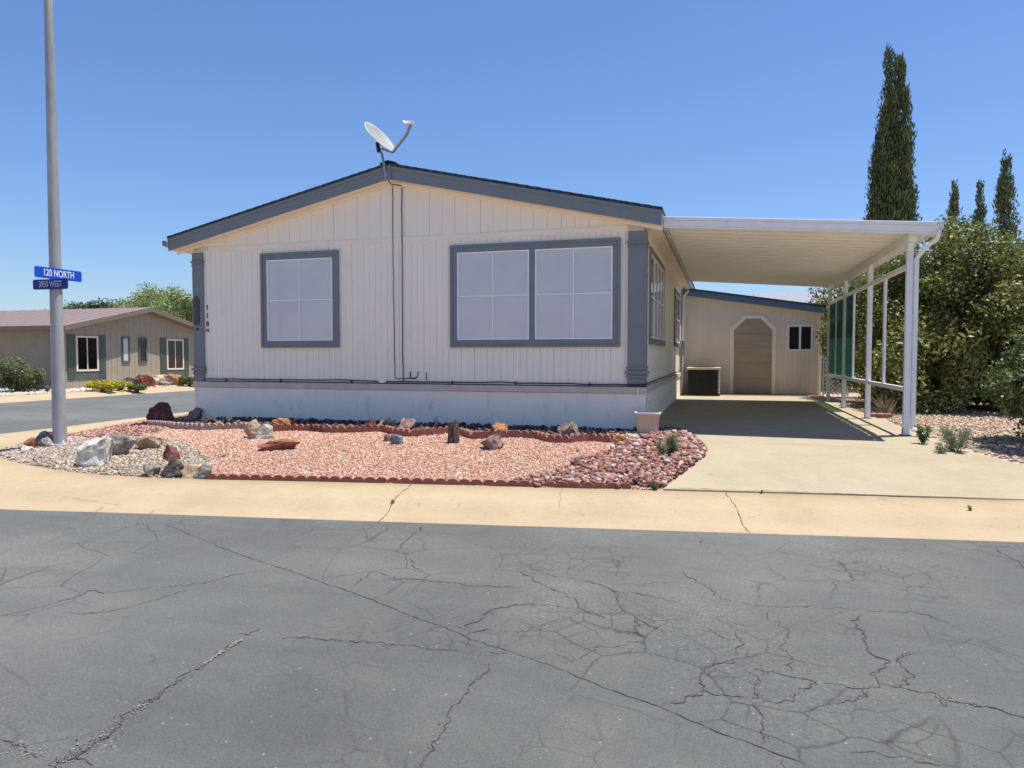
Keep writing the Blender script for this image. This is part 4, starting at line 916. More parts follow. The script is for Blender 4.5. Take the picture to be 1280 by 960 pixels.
# petrified stump
sb = onG(564, 555); s_ = MB(); vs = []; n = 18
for j, z in enumerate((-.03, .0, .06, .13, .20, .25, .27)):
    for k in range(n):
        a = 2 * math.pi * k / n; r = (.078 - .10 * max(0, z) * .9) * (1 + .28 * noise.noise(Vector((math.cos(a) * 2.2, math.sin(a) * 2.2, z * 2))) + .12 * noise.noise(Vector((math.cos(a) * 7, math.sin(a) * 7, z * 3))))
        top = z + (.05 * noise.noise(Vector((math.cos(a) * 3, math.sin(a) * 3, 5))) if j > 4 else 0); vs.append((sb.x + r * math.cos(a), sb.y + .07 + r * math.sin(a), sb.z + top))
fs = [(j * n + k, j * n + (k + 1) % n, (j + 1) * n + (k + 1) % n, (j + 1) * n + k) for j in range(6) for k in range(n)] + [list(range(6 * n, 7 * n))]
s_.add(vs, fs); o = s_.build('petrified_stump', 'stump', org=sb); tag(o, 'dark jagged upright petrified wood stump standing before the back edging', 'stump')

# ---- edging
def edger(a, b, h, th, mat, lobes, name, label, group, sub=5):
    a, b = Vector(a), Vector(b); d = (b - a); L = d.length; d.normalize(); sd = Vector((-d.y, d.x, 0)).normalized(); n = lobes * sub; top = []; 
    for i in range(n + 1):
        t = i / n; ph = (t * lobes) % 1; z = h * (.58 + .42 * math.sqrt(max(0, 1 - (2 * ph - 1) ** 2))); top.append((t * (L - .006) + .003, z))
    vs = []
    for s in (-1, 1):
        for x, z in top: q = a + d * x + sd * s * th / 2; vs.append((q.x, q.y, q.z - .05)); vs.append((q.x, q.y, q.z + z))
    m = n + 1; fs = []
    for i in range(n):
        f0 = 2 * i; fs += [(f0, f0 + 2, f0 + 3, f0 + 1), (2 * m + f0, 2 * m + f0 + 1, 2 * m + f0 + 3, 2 * m + f0 + 2), (f0 + 1, f0 + 3, 2 * m + f0 + 3, 2 * m + f0 + 1)]
    fs += [(0, 1, 2 * m + 1, 2 * m), (2 * n, 2 * m + 2 * n, 2 * m + 2 * n + 1, 2 * n + 1)]
    k = MB(); k.add(vs, fs); o = k.build(name, mat, org=a); return tag(o, label, 'edging', group)
def walk(pts, step):
    out = [pts[0]]; acc = 0
    for p, q in zip(pts, pts[1:]):
        L = (q - p).length
        while acc + L >= step:
            t = (step - acc) / L; p = p.lerp(q, t); out.append(p.copy()); L = (q - p).length; acc = 0
        acc += L
    return out
fpts = [onG(x, y) for x, y in [(258, 599.5), (340, 600.5), (420, 602), (517, 604), (600, 606), (700, 608.5), (800, 611)]]
fp = walk(smooth_curve(fpts, 6), .49)
for p in fp: p.z = -.256
for a, b in zip(fp, fp[1:]): edger(a, b, .065, .03, 'terracotta', 4, 'scalloped_edger', 'low red scalloped edger along the pavement, one of a straight row', 'low scalloped edgers along the pavement')
bpx = [(186, 533), (200, 534), (218, 536), (235, 537), (250, 538), (282, 537), (300, 536), (325, 539), (345, 540), (360, 539), (380, 538), (405, 541), (450, 541), (475, 539), (495, 544), (515, 546), (530, 545), (555, 542), (572, 542), (590, 549), (605, 549), (630, 547), (670, 548), (687, 553), (710, 554), (742, 551), (767, 554), (785, 557)]
bp = smooth_curve([onG(x, y) for x, y in bpx], 8); back_pts = bp
bw = walk(bp, .30)
for a, b in zip(bw, bw[1:]):
    ppx = 640 + F_PX * ((a - CAM).dot(cr) / (a - CAM).dot(cf)); a = a.copy(); b = b.copy(); a.z = G(a.x, a.y); b.z = G(b.x, b.y)
    if ppx < 330: edger(a, b, .10, .05, 'pinkish_edger', 3, 'scalloped_edger', 'greyish pink scalloped edger in the left stretch of the winding border', 'greyish pink edgers of the winding border')
    elif 372 < ppx < 402: edger(a, b, .10, .05, 'dark_terracotta', 3, 'scalloped_edger', 'dark brown scalloped edger in the winding border right of the orange rock', 'dark brown edgers of the winding border')
    else: edger(a, b, .10, .05, 'terracotta', 3, 'scalloped_edger', 'brick red scalloped edger of the winding border below the skirting', 'brick red edgers of the winding border')

# ---- gravel and crushed rock
PINK = [(.43, .23, .165), (.52, .32, .235), (.40, .20, .145), (.58, .42, .32), (.62, .52, .41), (.48, .27, .195), (.33, .16, .12), (.52, .30, .22)]
TAN = [(.34, .28, .21), (.42, .36, .28), (.26, .21, .17), (.50, .46, .38), (.32, .22, .17), (.20, .17, .15), (.48, .39, .27), (.30, .27, .24)]
MAUVE = [(.34, .27, .24), (.42, .34, .30), (.26, .19, .17), (.50, .44, .40), (.36, .24, .22)]
LAVA = [(.27, .125, .10), (.18, .08, .07), (.33, .17, .14), (.38, .25, .215), (.12, .065, .06), (.46, .35, .31), (.30, .15, .125), (.22, .125, .115), (.25, .11, .09)]
gp = lambda L: [onG(x, y) for x, y in L]
WV = lambda L: [Vector((x, y, 0)) for x, y in L]
bed = WV([(-5.16, 6.0), (-5.66, 6.79), (-6.71, 7.56), (-7.63, 7.96), (-8.0, 8.5), (-8.8, 9.1)]) + back_pts + WV([(-1.0, 9.3), (-.5, 8.9), (-.5, 7.0), (-.7, 6.7), (-3, 6.4)])
stones('pink_gravel', bed, 62000, .0055, .013, PINK, 'salmon pink gravel covering the front bed between both edgings', 'gravel', cube=True, margin=.045)
corner = WV([(-5.16, 6.0), (-5.66, 6.79), (-6.71, 7.56), (-7.63, 7.96), (-8.62, 7.83), (-9.3, 8.2), (-10.2, 8.2), (-9.4, 6.9), (-8.6, 6.3), (-6.9, 5.8)])
stones('tan_gravel', corner, 12000, .008, .019, TAN, 'mixed tan and cream gravel around the boulders at the corner', 'gravel', cube=True)
lft = WV([(-7.9, 6.1), (-8.3, 7.6), (-9.0, 8.0), (-10.2, 8.4), (-10.1, 7.6), (-9.4, 6.7), (-8.6, 6.2)])
stones('mauve_gravel', lft, 3800, .009, .020, MAUVE, 'brownish mauve gravel around the foot of the street pole', 'gravel', cube=True, pile=.01)
stones('red_gravel', WV([(-8.6, 7.85), (-7.6, 7.95), (-7.95, 8.6), (-8.75, 9.2), (-8.65, 16), (-11.4, 16), (-11, 10.3), (-10.4, 8.8), (-10.2, 8.2), (-9.3, 8.2)]), 9000, .010, .026, LAVA[:4] + PINK[:3], 'coarse brick red gravel behind the boulders beside the side street', 'gravel', cube=True, pile=.01)
lav = gp([(640, 605.5), (655, 601), (700, 592), (722, 577), (760, 567), (780, 553), (800, 548), (830, 543)]) + [Vector((-.86, 10.1, 0)), Vector((-.62, 9.93, 0)), Vector((-.33, 9.35, 0)), Vector((-.20, 8.75, 0)), Vector((-.19, 8.25, 0)), Vector((-.36, 7.55, 0)), Vector((-.56, 6.9, 0)), Vector((-1.6, 6.6, 0))]
stones('lava_rock', lav, 4200, .013, .038, LAVA, 'crushed red and mauve lava rock between the gravel bed and the driveway', 'rock mulch', cube=True, pile=.035, flat=.75, margin=.075)
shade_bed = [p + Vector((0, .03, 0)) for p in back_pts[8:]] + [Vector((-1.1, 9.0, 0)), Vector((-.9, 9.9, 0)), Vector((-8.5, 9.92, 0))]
stones('shaded_rock_mulch', shade_bed, 2600, .012, .035, [(.08, .05, .045), (.05, .04, .04), (.16, .10, .09), (.22, .17, .14)], 'crushed rock strip along the foot of the skirting, coloured dark for its shade', 'rock mulch', cube=True, pile=.02)  # lava stones in a darker palette that paints in the shade by the wall
stones('cream_gravel', gp([(770, 548), (795, 542), (830, 540), (828, 548), (790, 553)]), 450, .012, .026, TAN[:2] + [(.66, .5, .36)], 'pale cream gravel at the foot of the plastic pot', 'gravel', cube=True, pile=.02)
ry = [Vector((2.55, 10.3, 0)), Vector((2.6, 17.5, 0)), Vector((9, 17.5, 0)), Vector((9, 8.5, 0)), Vector((4.15, 7.6, 0)), Vector((3.5, 8.1, 0)), Vector((3.0, 8.8, 0)), Vector((2.7, 9.5, 0))]
stones('yard_gravel', ry, 24000, .010, .026, [(.42, .29, .21), (.48, .37, .28), (.32, .22, .165), (.54, .45, .36), (.38, .25, .19)], 'pinkish tan gravel beside the driveway below the hedge', 'gravel', cube=True)
# loose grit strewn along the kerb and pavement
# ================================================================== POT
pc = onG(808, 545); pc = pc + Vector((0, .15, 0)); pc.z = G(pc.x, pc.y) + .01
pt = MB(); H = .29
def sq(r, z, n=40):
    out = []
    for k in range(n):
        a = 2 * math.pi * k / n + math.pi / n; c, s = math.cos(a), math.sin(a); e = .55; out.append((pc.x + r * math.copysign(abs(c) ** e, c) * .92, pc.y + r * math.copysign(abs(s) ** e, s) * .8, pc.z + z))
    return out
prf = [(.145, 0), (.150, .01), (.172, H - .045), (.186, H - .043), (.191, H - .005), (.186, H), (.176, H), (.165, H - .03), (.155, H - .07)]
vs = sum((sq(r, z) for r, z in prf), []); n = 40
pt.add(vs, [(i * n + k, i * n + (k + 1) % n, (i + 1) * n + (k + 1) % n, (i + 1) * n + k) for i in range(len(prf) - 1) for k in range(n)], 0, True)
pot = empty('planter_pot', pc, 'empty beige plastic pot standing at the right front corner of the house', 'pot')
pt.build('pot_body', 'pot_plastic', pot); q_ = MB(); q_.add(sq(.158, H - .065), [list(range(40))]); q_.build('potting_soil', 'soil', pot)

# ================================================================== PLANTS
GREEN = [(.035, .055, .018), (.06, .085, .025), (.10, .125, .035), (.15, .165, .05)]
OLIVE = [(.04, .055, .02), (.11, .13, .045), (.22, .225, .08), (.38, .36, .14)]
def small_plant(px, py, hpx, wpx, label, cat, pal, n, leaf, name='weed', asp=.3, base=None, stems=9):
    b = base or onG(px, py); dist = (b - CAM).dot(cf); h = hpx * dist / F_PX; w_ = wpx * dist / F_PX
    e = empty(name, b, label, cat); st = MB(); cl = []
    for i in range(stems):
        a = rng.uniform(0, 6.28); r = w_ / 2 * math.sqrt(rng.random()) * .8; t = b + Vector((math.cos(a) * r, math.sin(a) * r, h * rng.uniform(.55, .95))); m = b.lerp(t, .5) + Vector((0, 0, h * .08))
        st.tube([b + Vector((math.cos(a) * r * .2, math.sin(a) * r * .2, 0)), m, t], [.0035, .003, .0015], 5)
        for q in (.35, .6, .85, 1): p_ = b.lerp(t, q); cl.append((p_.x, p_.y, p_.z, w_ * .12 + .01, w_ * .12 + .01, h * .12 + .01))
    st.build('stem', 'twig', e); foliage('foliage', cl, n, leaf, pal, e, asp=asp, upright=.45, shell=.1)
SILVER = [(.14, .16, .10), (.22, .24, .16), (.32, .34, .25), (.40, .40, .28)]
small_plant(842, 570, 33, 30, 'silvery green weed in lava rock beside the plastic pot', 'weed', SILVER, 1100, .035)
small_plant(829, 572, 20, 22, 'small silvery green weed sprig in front of the pot, left of the taller one', 'weed', SILVER, 500, .03)
small_plant(820, 612, 12, 20, 'low grassy weed where lava rock meets driveway and pavement', 'weed', [(.12, .15, .05), (.2, .22, .09)], 350, .03, asp=.2)
small_plant(483, 634, 9, 6, 'small green weed sprouting from a diagonal pavement crack', 'weed', [(.10, .14, .05), (.18, .2, .08)], 90, .02, base=onplane(517, 604, 2, -.252).lerp(onplane(470, 654, 2, -.36), .60) + Vector((0, 0, -.0)), stems=5)
sp = on_walk(485, 634); 
small_plant(951, 617, 4, 6, 'tiny weed at the joint between driveway and pavement', 'weed', GREEN[2:], 60, .016, base=on_walk(951, 617), stems=4)
small_plant(1212, 652, 6, 8, 'tiny weed on the pavement at the far right', 'weed', GREEN[2:], 80, .018, base=on_walk(1212, 652), stems=4)
small_plant(1154, 556, 26, 22, 'leafy green weed beside the downspout foot', 'weed', [(.08, .13, .03), (.14, .2, .05)], 500, .04)
small_plant(1193, 566, 36, 40, 'grey green bushy weed in the gravel right of the driveway', 'weed', SILVER, 1500, .035)
small_plant(1178, 568, 14, 20, 'low grey weed at the edge of the driveway flare', 'weed', SILVER, 300, .03)
small_plant(545, 536, 18, 10, 'dry pale weed growing behind the edging against the skirting', 'weed', [(.45, .45, .36), (.55, .54, .42)], 160, .02)
small_plant(721, 566, 5, 10, 'tiny green weed sprig in pink gravel below the large window', 'weed', [(.2, .22, .1), (.25, .26, .14)], 60, .014, stems=4)
small_plant(275, 572, 5, 20, 'thin sparse weed strands on gravel near the corner boulders', 'weed', [(.18, .17, .12), (.25, .26, .2)], 80, .02, stems=4)

def trunk_tree(name, base, height, r, clumps, n, leaf, pal, label, cat, group=None, mat='leaf', asp=.5, limbs=5, upright=0, tip=None, shell=.55, crown='crown', trunk='trunk', outward=.5):
    e = empty(name, base, label, cat, group); t = MB(); b = Vector(base)
    t.tube([b + Vector((0, 0, -.1)), b + Vector((.03 * height / 3, 0, height * .4)), b + Vector((0, .02, height * .85))], [r, r * .75, r * .3], 10)
    idx = rng.choice(len(clumps), min(limbs, len(clumps)), replace=False)
    for i in idx:
        c = Vector(clumps[i][:3]); s0 = b + Vector((0, 0, min(height * rng.uniform(.1, .45), max(.1, (c.z - b.z) * .6)))); md = s0.lerp(c, .55) + Vector((0, 0, .06 * height)); t.tube([s0, md, c], [r * .5, r * .33, r * .1], 7)
    t.build(trunk, 'bark', e); foliage(crown, clumps, n, leaf, pal, e, mat, asp, outward, upright, shell, tip); return e
def env_clumps(c, rad, n, r0, r1, squash=1, bottom=-1.0, inner=.5):
    out = []
    while len(out) < n:
        d_ = unit(rng.normal(size=(1, 3)))[0]
        if d_[2] < bottom: continue
        q = inner + (1 - inner) * rng.random() ** .5; p = np.array(c) + d_ * np.array(rad) * q; r = rng.uniform(r0, r1); out.append((*p, r, r, r * squash))
    return out
def shrub(px, top, dist, w_m, d_m, n, label, seedless=0, pal=OLIVE, nc=150, leaf=.075, r0=.22, r1=.45, gz=0, tip=(.34, .30, .11), base_lift=-.25, name='shrub', group='large shrubs of the hedge', mat='leaf', limbs=12, cat='shrub'):
    p = atdepth(px, 444, dist); zt = CAM.z + (444 - top) * dist / F_PX; b = Vector((p.x, p.y, gz)); h = (zt - gz)
    c = (b.x, b.y, gz + base_lift + (h - base_lift) * .5); cl = env_clumps(c, (w_m / 2, d_m / 2, (h - base_lift) * .5 - .1), nc, r0, r1, .85, inner=.62)
    e = trunk_tree(name, b, h * .7, .09, cl, n, leaf, pal, label, cat, group, asp=.5, limbs=limbs, tip=tip, shell=.3, crown='foliage', trunk='stem', mat=mat)
    return e
shrub(1105, 322, 16.5, 2.4, 2.6, 30000, 'leafy shrub seen through the open rail panels of the carport', nc=110)
shrub(1172, 283, 14.3, 2.5, 2.6, 42000, 'tall olive green shrub immediately right of the front carport post', nc=140)
shrub(1245, 279, 13.2, 2.5, 2.6, 44000, 'tall olive green shrub second to the right of the front carport post', nc=140)
shrub(1330, 287, 13.4, 2.6, 2.6, 34000, 'tall olive green shrub cut by the right picture edge, behind the round bush', nc=130)
shrub(1050, 345, 21, 2.4, 2.4, 14000, 'dark leafy shrub behind the green shade screen beside the shed', nc=70, leaf=.09)
shrub(1215, 300, 17.2, 3.2, 2.6, 16000, 'broad shrub forming the back of the hedge, in the gap between the tall ones', nc=80, leaf=.09)
shrub(1300, 300, 17.0, 3.2, 2.6, 12000, 'broad shrub at the back of the hedge towards the right picture edge', nc=80, leaf=.09)
shrub(1160, 395, 12.9, 1.5, 1.3, 9000, 'lower pale leaved shrub growing at the front of the hedge near the post', nc=50, pal=OLIVE[1:], leaf=.08)
NEAR = [(.05, .075, .03), (.085, .115, .045), (.13, .16, .06), (.2, .23, .1)]
shrub(1328, 400, 8.25, 1.25, 1.5, 15000, 'rounded dark green bush at the right edge beside the driveway flare', nc=80, pal=NEAR, leaf=.06, r0=.12, r1=.24, tip=(.26, .28, .12), gz=-.16, group=None, name='bush', base_lift=.2)
# dry twiggy shrub behind the rails
tb = onG(1107, 520); e = empty('dead_shrub', tb, 'bare twiggy dry shrub behind the bottom rail of the carport', 'dead shrub'); t = MB()
for i in range(60):
    a = rng.uniform(0, 6.28); h = rng.uniform(.15, .42); r = rng.uniform(.05, .32); p1 = tb + Vector((math.cos(a) * r * .4, math.sin(a) * r * .4, h * .5)); p2 = tb + Vector((math.cos(a + .4) * r, math.sin(a + .4) * r, h)); t.tube([tb, p1, p2], [.008, .005, .002], 5)
t.build('branch', 'twig', e)
bb = onG(1098, 522); t = MB(); t.box(bb.x - .2, bb.x + .2, bb.y - .1, bb.y + .1, bb.z - .02, bb.z + .07); o = t.build('paving_block', 'terracotta', org=bb, bevel=.01); tag(o, 'low brown block on the gravel behind the second carport post', 'block')
bb = onG(1108, 497) ; bb.z = .0; t = MB(); t.box(bb.x - .22, bb.x + .22, bb.y - .15, bb.y + .15, -.02, .3); o = t.build('clay_planter', 'r_slate', org=bb, bevel=.03); tag(o, 'squat brown clay planter in the shade of the hedge behind the rails', 'planter')
# lattice
la = empty('lattice_panel', (2.75, 19.55, 0), 'white diamond lattice panel right of the shed under the green screen', 'lattice'); t = MB()
for i in range(-8, 12):
    for s in (1, -1):
        x0 = i * .11; pts = []
        for z in np.linspace(0, .95, 20):
            x = x0 + s * z - (0 if s > 0 else 0)
            if 0 <= x <= .55: pts.append((2.5 + x, z + .05))
        if len(pts) > 1: t.beam((pts[0][0], 19.5 + .006 * s, pts[0][1]), (pts[-1][0], 19.5 + .006 * s, pts[-1][1]), .012, .032, up=(0, 1, 0)) if False else t.beam((pts[0][0], 19.5 + .008 * s, pts[0][1]), (pts[-1][0], 19.5 + .008 * s, pts[-1][1]), .032, .012, up=(0, 1, 0))
t.box(2.47, 2.5, 19.48, 19.52, 0, 1.05); t.box(3.05, 3.08, 19.48, 19.52, 0, 1.05); t.build('slats', 'white_frame', la)

# ---- cypresses
CYP = [(.045, .066, .032), (.085, .115, .05), (.13, .16, .068), (.18, .205, .09)]
def cypress(px, top, dist, wmax, plumes, n, label, group, leaf=.16, gz=0, prof=None):
    p = atdepth(px, 444, dist); zt = CAM.z + (444 - top) * dist / F_PX; b = Vector((p.x, p.y, gz)); cl = []
    for (ox, f, wf) in plumes:       # each plume: lateral offset, height fraction, width fraction
        H = (zt - gz) * f - .12; m = int(260 * wf * f)
        for i in range(m):
            u = rng.random(); z = .3 + u * (H - .35); rr = wmax / 2 * wf * min(1, (1 - u) * 2.9 + .13) ** .72; a = rng.uniform(0, 6.28); q = math.sqrt(rng.random()) * .72
            c = b + cr * (ox * (1 - .25 * u) + rr * q * math.cos(a)) + cf * rr * q * math.sin(a); s = max(.13, rr * .42)
            cl.append((c.x, c.y, gz + z, s, s, min(.55 * wmax / 2.0, .3 + (H - z) * .4)))
    return trunk_tree('cypress_tree', b, (zt - gz) * .8, .12, cl, n, leaf, CYP, label, 'tree', group, mat='needle', asp=.28, limbs=3, upright=.75, shell=.35, tip=(.12, .125, .06), outward=.9)
cypress(1110, 67, 27, 2.05, [(-.28, 1.0, .62), (.26, .975, .66), (-.40, .82, .66), (.0, .76, .95), (.45, .66, .6)], 130000, 'tall dense cypress with a split tip rising behind the carport roof', None, leaf=.15)
cypress(1188, 229, 46, 1.35, [(0, 1, 1)], 9000, 'narrow cypress, shortest and leftmost of the three distant ones', 'distant cypresses above the hedge', leaf=.22)
cypress(1220, 228, 46, 1.4, [(0, 1, 1)], 9000, 'narrow cypress in the middle of the three distant ones', 'distant cypresses above the hedge', leaf=.22)
cypress(1251, 192, 44, 1.6, [(0, 1, 1)], 12000, 'tallest and rightmost of the three distant cypresses above the hedge', 'distant cypresses above the hedge', leaf=.22)

# ================================================================== NEIGHBOUR HOUSE
NX = -23.8; NY0, NY1 = 20.7, 28.4; NR = (NY0 + NY1) / 2; NZ = -.245; NRZ = 3.03; NE = 2.16
nb = empty('neighbour_home', (NX, NR, NZ), 'olive tan mobile home with brown metal roof across the side street', 'house')
wz = lambda y: NE + (NRZ - NE - .1) * (1 - abs(y - NR) / (NR - NY0))
t = MB(); t.prism([(NY0, NZ), (NY1, NZ), (NY1, NE), (NR, wz(NR)), (NY0, NE)], 0, NX - .15, NX - .012, 0)
y = NY0
while y < NY1 - .05:
    b_ = min(y + .29, NY1)
    if y < NR < b_: t.prism([(y, NZ), (b_, NZ), (b_, wz(b_)), (NR, wz(NR)), (y, wz(y))], 0, NX - .011, NX, 0)
    else: t.prism([(y, NZ), (b_, NZ), (b_, wz(b_)), (y, wz(y))], 0, NX - .011, NX, 0)
    y += .30
t.build('gable_wall', 'olive_siding', nb)
t = MB(); x = NX - .155
while x > -46: t.box(x - .595, x, NY0, NY0 + .1, NZ, NE); x -= .6
t.box(-46, NX - .155, NY0 + .012, NY0 + .1, NZ, NE); t.v = t.v; t.build('long_wall', 'olive_siding_shaded', nb)
t = MB(); sl_ = (NRZ - NE) / (NR - NY0)
for s in (-1, 1):
    ye = NR + s * (NR - NY0 + .35); ze = NRZ - sl_ * (NR - NY0 + .35) + .04
    xx = NX + .42
    while xx > -46.5:   # metal pans with raised ribs
        pan = [(NR, NRZ + .04), (ye, ze), (ye, ze + .03), (NR, NRZ + .07)]
        t.prism(pan, 0, xx - .585, xx); t.prism([(NR, NRZ + .071), (ye, ze + .031), (ye, ze + .040), (NR, NRZ + .080)], 0, xx - .6, xx - .56); xx -= .6
t.build('roof', 'brown_roof', nb)
t = MB()
for s in (-1, 1):
    ye = NR + s * (NR - NY0 + .36); ze = NRZ - sl_ * (NR - NY0 + .36)
    t.prism([(NR, NRZ + .035), (ye, ze + .035), (ye, ze - .12), (NR, NRZ - .12)], 0, NX + .38, NX + .42)
    t.prism([(NR, NRZ - .14), (ye, ze - .14), (ye, ze - .10), (NR, NRZ - .10)], 0, NX + .01, NX + .379)
t.box(-46.4, NX + .37, NY0 - .37, NY0 - .33, NE - .15, NE + .0); t.build('fascia', 'brown_fascia', nb)
def nwin(a, b_, z0, z1, trim, split=True, dark=True):
    f = MB(); w_ = .07; X = NX
    f.box(X + .001, X + .04, a, b_, z1 - w_, z1); f.box(X + .001, X + .04, a, b_, z0, z0 + w_); f.box(X + .001, X + .04, a, a + w_, z0 + w_, z1 - w_); f.box(X + .001, X + .04, b_ - w_, b_, z0 + w_, z1 - w_)
    if split: f.box(X + .002, X + .03, (a + b_) / 2 - .02, (a + b_) / 2 + .02, z0 + w_, z1 - w_)
    o = f.build('window', trim, nb); g_ = MB(); g_.box(X + .006, X + .010, a + w_, b_ - w_, z0 + w_, z1 - w_); g_.build('pane', 'glass_dark' if False else ('dark_room' if dark else ('pale_roof' if dark is None else 'blind_dim')), o)
    if dark is None: return
    g_ = MB(); g_.box(X + .014, X + .017, a + w_, b_ - w_, z0 + w_, z1 - w_); g_.build('glass', 'glass_dark', o)
def ny(px): return onplane(px, 444, 0, NX).y
def shutter(a, b_, z0, z1):
    f = MB(); f.box(NX + .001, NX + .02, a, b_, z0, z1); z = z0 + .04
    while z < z1 - .04: f.box(NX + .0205, NX + .032, a + .03, b_ - .03, z, z + .05); z += .09
    f.build('shutter', 'green_shutter', nb)
def nz(px, py): return onplane(px, py, 0, NX).z
for (l, r, wl_, wr_, tp, bt, gb) in ((83.5, 132, 94.5, 122.5, 420, 464, 474), (200, 235.5, 208, 229, 424, 462, 470)):
    a, b_ = ny(l), ny(r); wa, wb = ny(wl_), ny(wr_); zt_ = nz((wl_ + wr_) / 2, tp); zb0 = nz((wl_ + wr_) / 2, bt); zg = nz((wl_ + wr_) / 2, gb)
    nwin(wa, wb, zb0, zt_, 'shed_siding'); shutter(a, wa - .02, zg, zt_ + .05); shutter(wb + .02, b_, zg, zt_ + .05)
    f = MB(); f.box(NX + .001, NX + .02, wa - .01, wb + .01, zg, zb0 - .01); f.build('apron_panel', 'green_shutter', nb)
nwin(ny(152), ny(162), nz(157, 453), nz(157, 421), 'green_shutter', False, None); nwin(ny(173), ny(183.5), nz(178, 453), nz(178, 422), 'green_shutter', False, False)

# ---- neighbour garden
def fardist(px, py, z=-.245): p = onplane(px, py, 2, z); return (p - CAM).dot(cf)
shrub(22, 447, 24.5, 1.5, 1.4, 9000, 'round grey green bush before the long wall of the olive home', pal=[(.06, .075, .04), (.12, .14, .075), (.2, .22, .13)], nc=50, leaf=.07, r0=.15, r1=.3, gz=-.25, tip=(.3, .32, .2), group=None, base_lift=.05, name='bush', limbs=5)
shrub(127, 473.5, 25.3, 1.25, .7, 4500, 'low yellow flowering shrub at the foot of the near shuttered window', pal=[(.22, .20, .03), (.42, .37, .04), (.6, .52, .06)], nc=40, leaf=.06, r0=.08, r1=.16, gz=-.25, tip=(.75, .65, .08), group='low yellow flowering shrubs across the side street', base_lift=.02, name='bush', limbs=3)
shrub(149, 476, 26, 1.0, .6, 3000, 'smaller yellow flowering shrub just right of the first yellow one', pal=[(.22, .20, .03), (.42, .37, .04), (.55, .48, .06)], nc=30, leaf=.06, r0=.08, r1=.15, gz=-.25, tip=(.7, .6, .08), group='low yellow flowering shrubs across the side street', base_lift=.02, name='bush', limbs=3)
shrub(170, 481, 26, .65, .4, 2000, 'low dull green shrub right of the yellow ones across the street', pal=GREEN[1:], nc=24, leaf=.06, r0=.08, r1=.15, gz=-.25, group=None, base_lift=.02, name='bush', limbs=3)
shrub(236, 470, 29.5, .9, .6, 2500, 'small green shrub by the left house pilaster across the street', pal=[(.08, .1, .03), (.16, .18, .06)], nc=24, leaf=.07, r0=.1, r1=.2, gz=-.25, group=None, base_lift=.02, name='bush', limbs=3)
for px, lb in ((47, 'small spiky grey plant left of the street pole across the street'), (59, 'small spiky dark plant close behind the street pole across the street')):
    small_plant(px, 490, 9, 10, lb, 'plant', SILVER[:3], 200, .08, base=onplane(px, 490, 2, -.245), name='desert_plant')
def farrock(px0, px1, py0, py1, mat, label, seed):
    b = onplane((px0 + px1) / 2, py1, 2, -.245); dist = (b - CAM).dot(cf); o = rock(300, 320, 540, 550, mat, label, seed, group='garden rocks across the side street'); me = o.data
    dist = (onplane((px0 + px1) / 2, 444, 0, -22.4) - CAM).dot(cf); s = (px1 - px0) * dist / F_PX * 1.45; co = [v.co.copy() for v in me.vertices]; W = max(c.dot(cr) for c in co) - min(c.dot(cr) for c in co); H = max(c.z for c in co) - min(c.z for c in co); hh = (py1 - 3 - py0) * dist / F_PX * 2.0
    for v in me.vertices: v.co = Vector((v.co.x * s / W, v.co.y * s / W, v.co.z * hh / H))
    q = onplane((px0 + px1) / 2, 444, 0, -22.25 - (seed % 7) * .07); o.location = (q.x, q.y, -.26)
FR = [(155, 170, 471, 484, 'r_dark', 'dark brown rock at the left of the rock pile across the street'), (168, 178, 463, 478, 'r_red', 'pointed dark red rock in the pile across the street'),
      (178, 192, 468, 484, 'r_slate', 'rusty red rock at the heart of the pile across the street'), (188, 206, 466, 480, 'r_tan', 'tan rock in the pile below the gable centre across the street'),
      (202, 214, 468, 482, 'r_pink', 'pale pink rock near the right of the pile across the street'), (208, 226, 473, 487, 'r_orange', 'orange rock at the right end of the pile across the street'),
      (184, 196, 478, 489, 'r_white', 'white stone in front of the rusty red rock across the street'), (98, 107, 483, 489, 'r_white', 'white stone left of the yellow shrubs across the street'),
      (196, 210, 480, 489, 'r_grey', 'grey stone in front of the tan rock across the street'), (148, 156, 484, 490, 'r_white', 'small white stone right of the yellow shrubs across the street'),
      (224, 236, 478, 487, 'r_tan', 'tan stone just left of the house corner across the street')]
for i, f_ in enumerate(FR): farrock(*f_, 200 + i * 5)
def farpoly(L): return [onplane(x, y, 2, -.245) for x, y in L]
GS = Gv
Gv = lambda P: np.full(len(P), -.245)
stones('garden_gravel', [Vector((-23.7, 17, 0)), Vector((-21.8, 17, 0)), Vector((-21.8, 34, 0)), Vector((-23.7, 34, 0))], 6000, .02, .05, [(.6, .56, .5), (.5, .4, .32), (.66, .63, .58), (.4, .3, .25)], 'pale gravel strip along the far pavement across the side street', 'gravel', cube=True, clip=False)
stones('verge_gravel', [Vector((-30, 14.5, 0)), Vector((-21.8, 14.5, 0)), Vector((-21.8, 18.0, 0)), Vector((-24, 20.2, 0)), Vector((-32, 20.2, 0))], 4000, .02, .06, [(.55, .55, .45), (.3, .32, .2), (.6, .58, .52), (.35, .28, .2)], 'pale stones and ground cover before the long olive wall', 'gravel', cube=True, clip=False)
Gv = GS

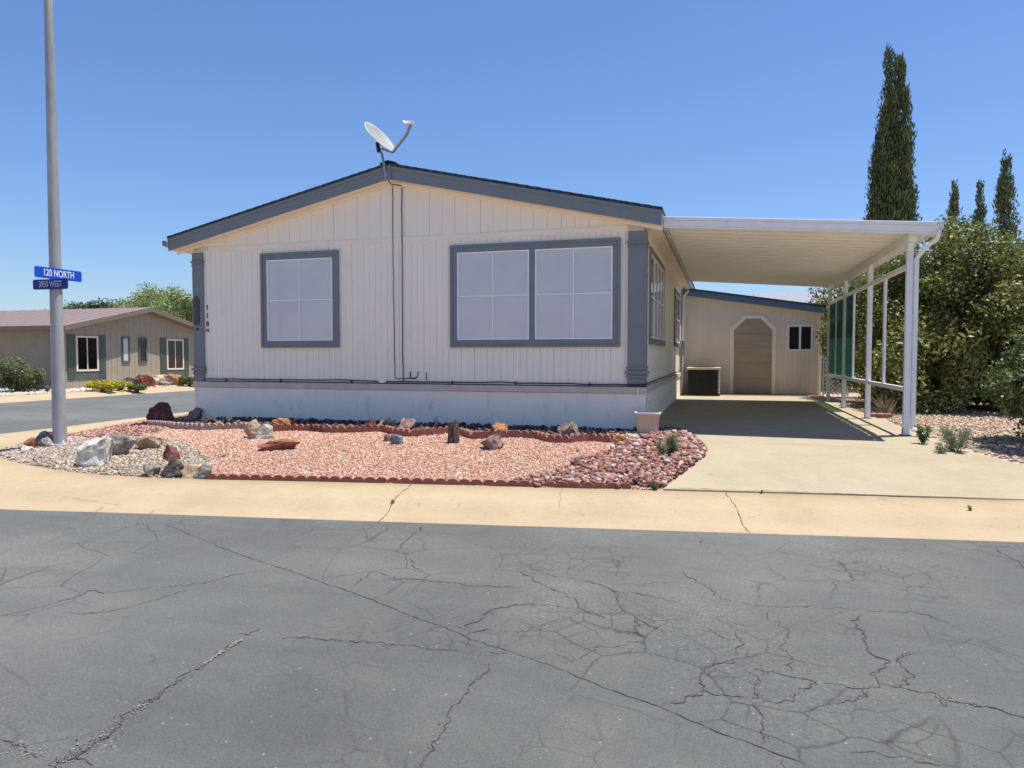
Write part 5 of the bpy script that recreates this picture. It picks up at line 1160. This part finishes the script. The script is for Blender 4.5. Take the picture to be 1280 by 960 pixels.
# ---- background trees and roofs on the left
def bgtree(px, top, dist, w_m, n, label, pal, group, nc=60, leaf=.2, h0=.35):
    p = atdepth(px, 444, dist); zt = CAM.z + (444 - top) * dist / F_PX; b = Vector((p.x, p.y, -.3)); h = zt + .3
    cl = env_clumps((b.x, b.y, b.z + h * (.5 + h0 / 2)), (w_m / 2, w_m / 2, h * (.5 - h0 / 2) - .2), nc, .4, .9, .8, inner=.4)
    return trunk_tree('tree', b, h * .8, .16, cl, n, leaf, pal, label, 'tree', group, limbs=8, shell=.2, tip=None)
DK = [(.03, .05, .018), (.055, .08, .03), (.09, .11, .045)]
PG = [(.13, .17, .05), (.22, .27, .09), (.33, .38, .15)]
bgtree(92, 376, 55, 4.2, 6000, 'dark green tree crown just right of the pole above the brown roof', DK, 'dark green trees beyond the olive home', nc=50)
bgtree(121, 374, 58, 5.2, 8000, 'dark green tree in the middle above the brown roof ridge', DK, 'dark green trees beyond the olive home', nc=60)
bgtree(143, 377, 60, 3.4, 5000, 'dark green tree beside the pale green tree beyond the roof', DK, 'dark green trees beyond the olive home', nc=40)
bgtree(200, 359, 48, 5.2, 16000, 'pale feathery green tree beyond the gable of the olive home', PG, None, nc=90, leaf=.16)
bgtree(237, 366, 42, 2.2, 2600, 'darker sparse green tree beside the left house pilaster', [(.06, .09, .03), (.12, .16, .05)], None, nc=26, leaf=.16)
def far_house(px, dist, wdt, ztop, roofm, wallm, label, name='distant_house', yaw=0):
    p = atdepth(px, 444, dist); b = Vector((p.x, p.y, -.3)); e = empty(name, b, label, 'house'); t = MB(); t.box(b.x - wdt / 2, b.x + wdt / 2, b.y, b.y + 7, b.z, ztop - .9); t.build('wall', wallm, e)
    t = MB(); t.prism([(b.y - .4, ztop - .95), (b.y + 7.4, ztop - .95), (b.y + 3.5, ztop)], 0, b.x - wdt / 2 - .4, b.x + wdt / 2 + .4); t.build('roof', roofm, e)
far_house(243, 44, 7, CAM.z + (444 - 402) * 46 / F_PX, 'pale_roof', 'cream_siding', 'distant house with a pale roof beyond the olive home gable')
far_house(1058, 40, 9, CAM.z + (444 - 362) * 42 / F_PX, 'grey_metal', 'olive_siding', 'distant grey roofed house beyond the shed and the green screen')
far_house(-30, 70, 10, CAM.z + (444 - 394) * 72 / F_PX, 'pale_roof', 'cream_siding', 'distant pale roofed house at the far left behind the brown roof')
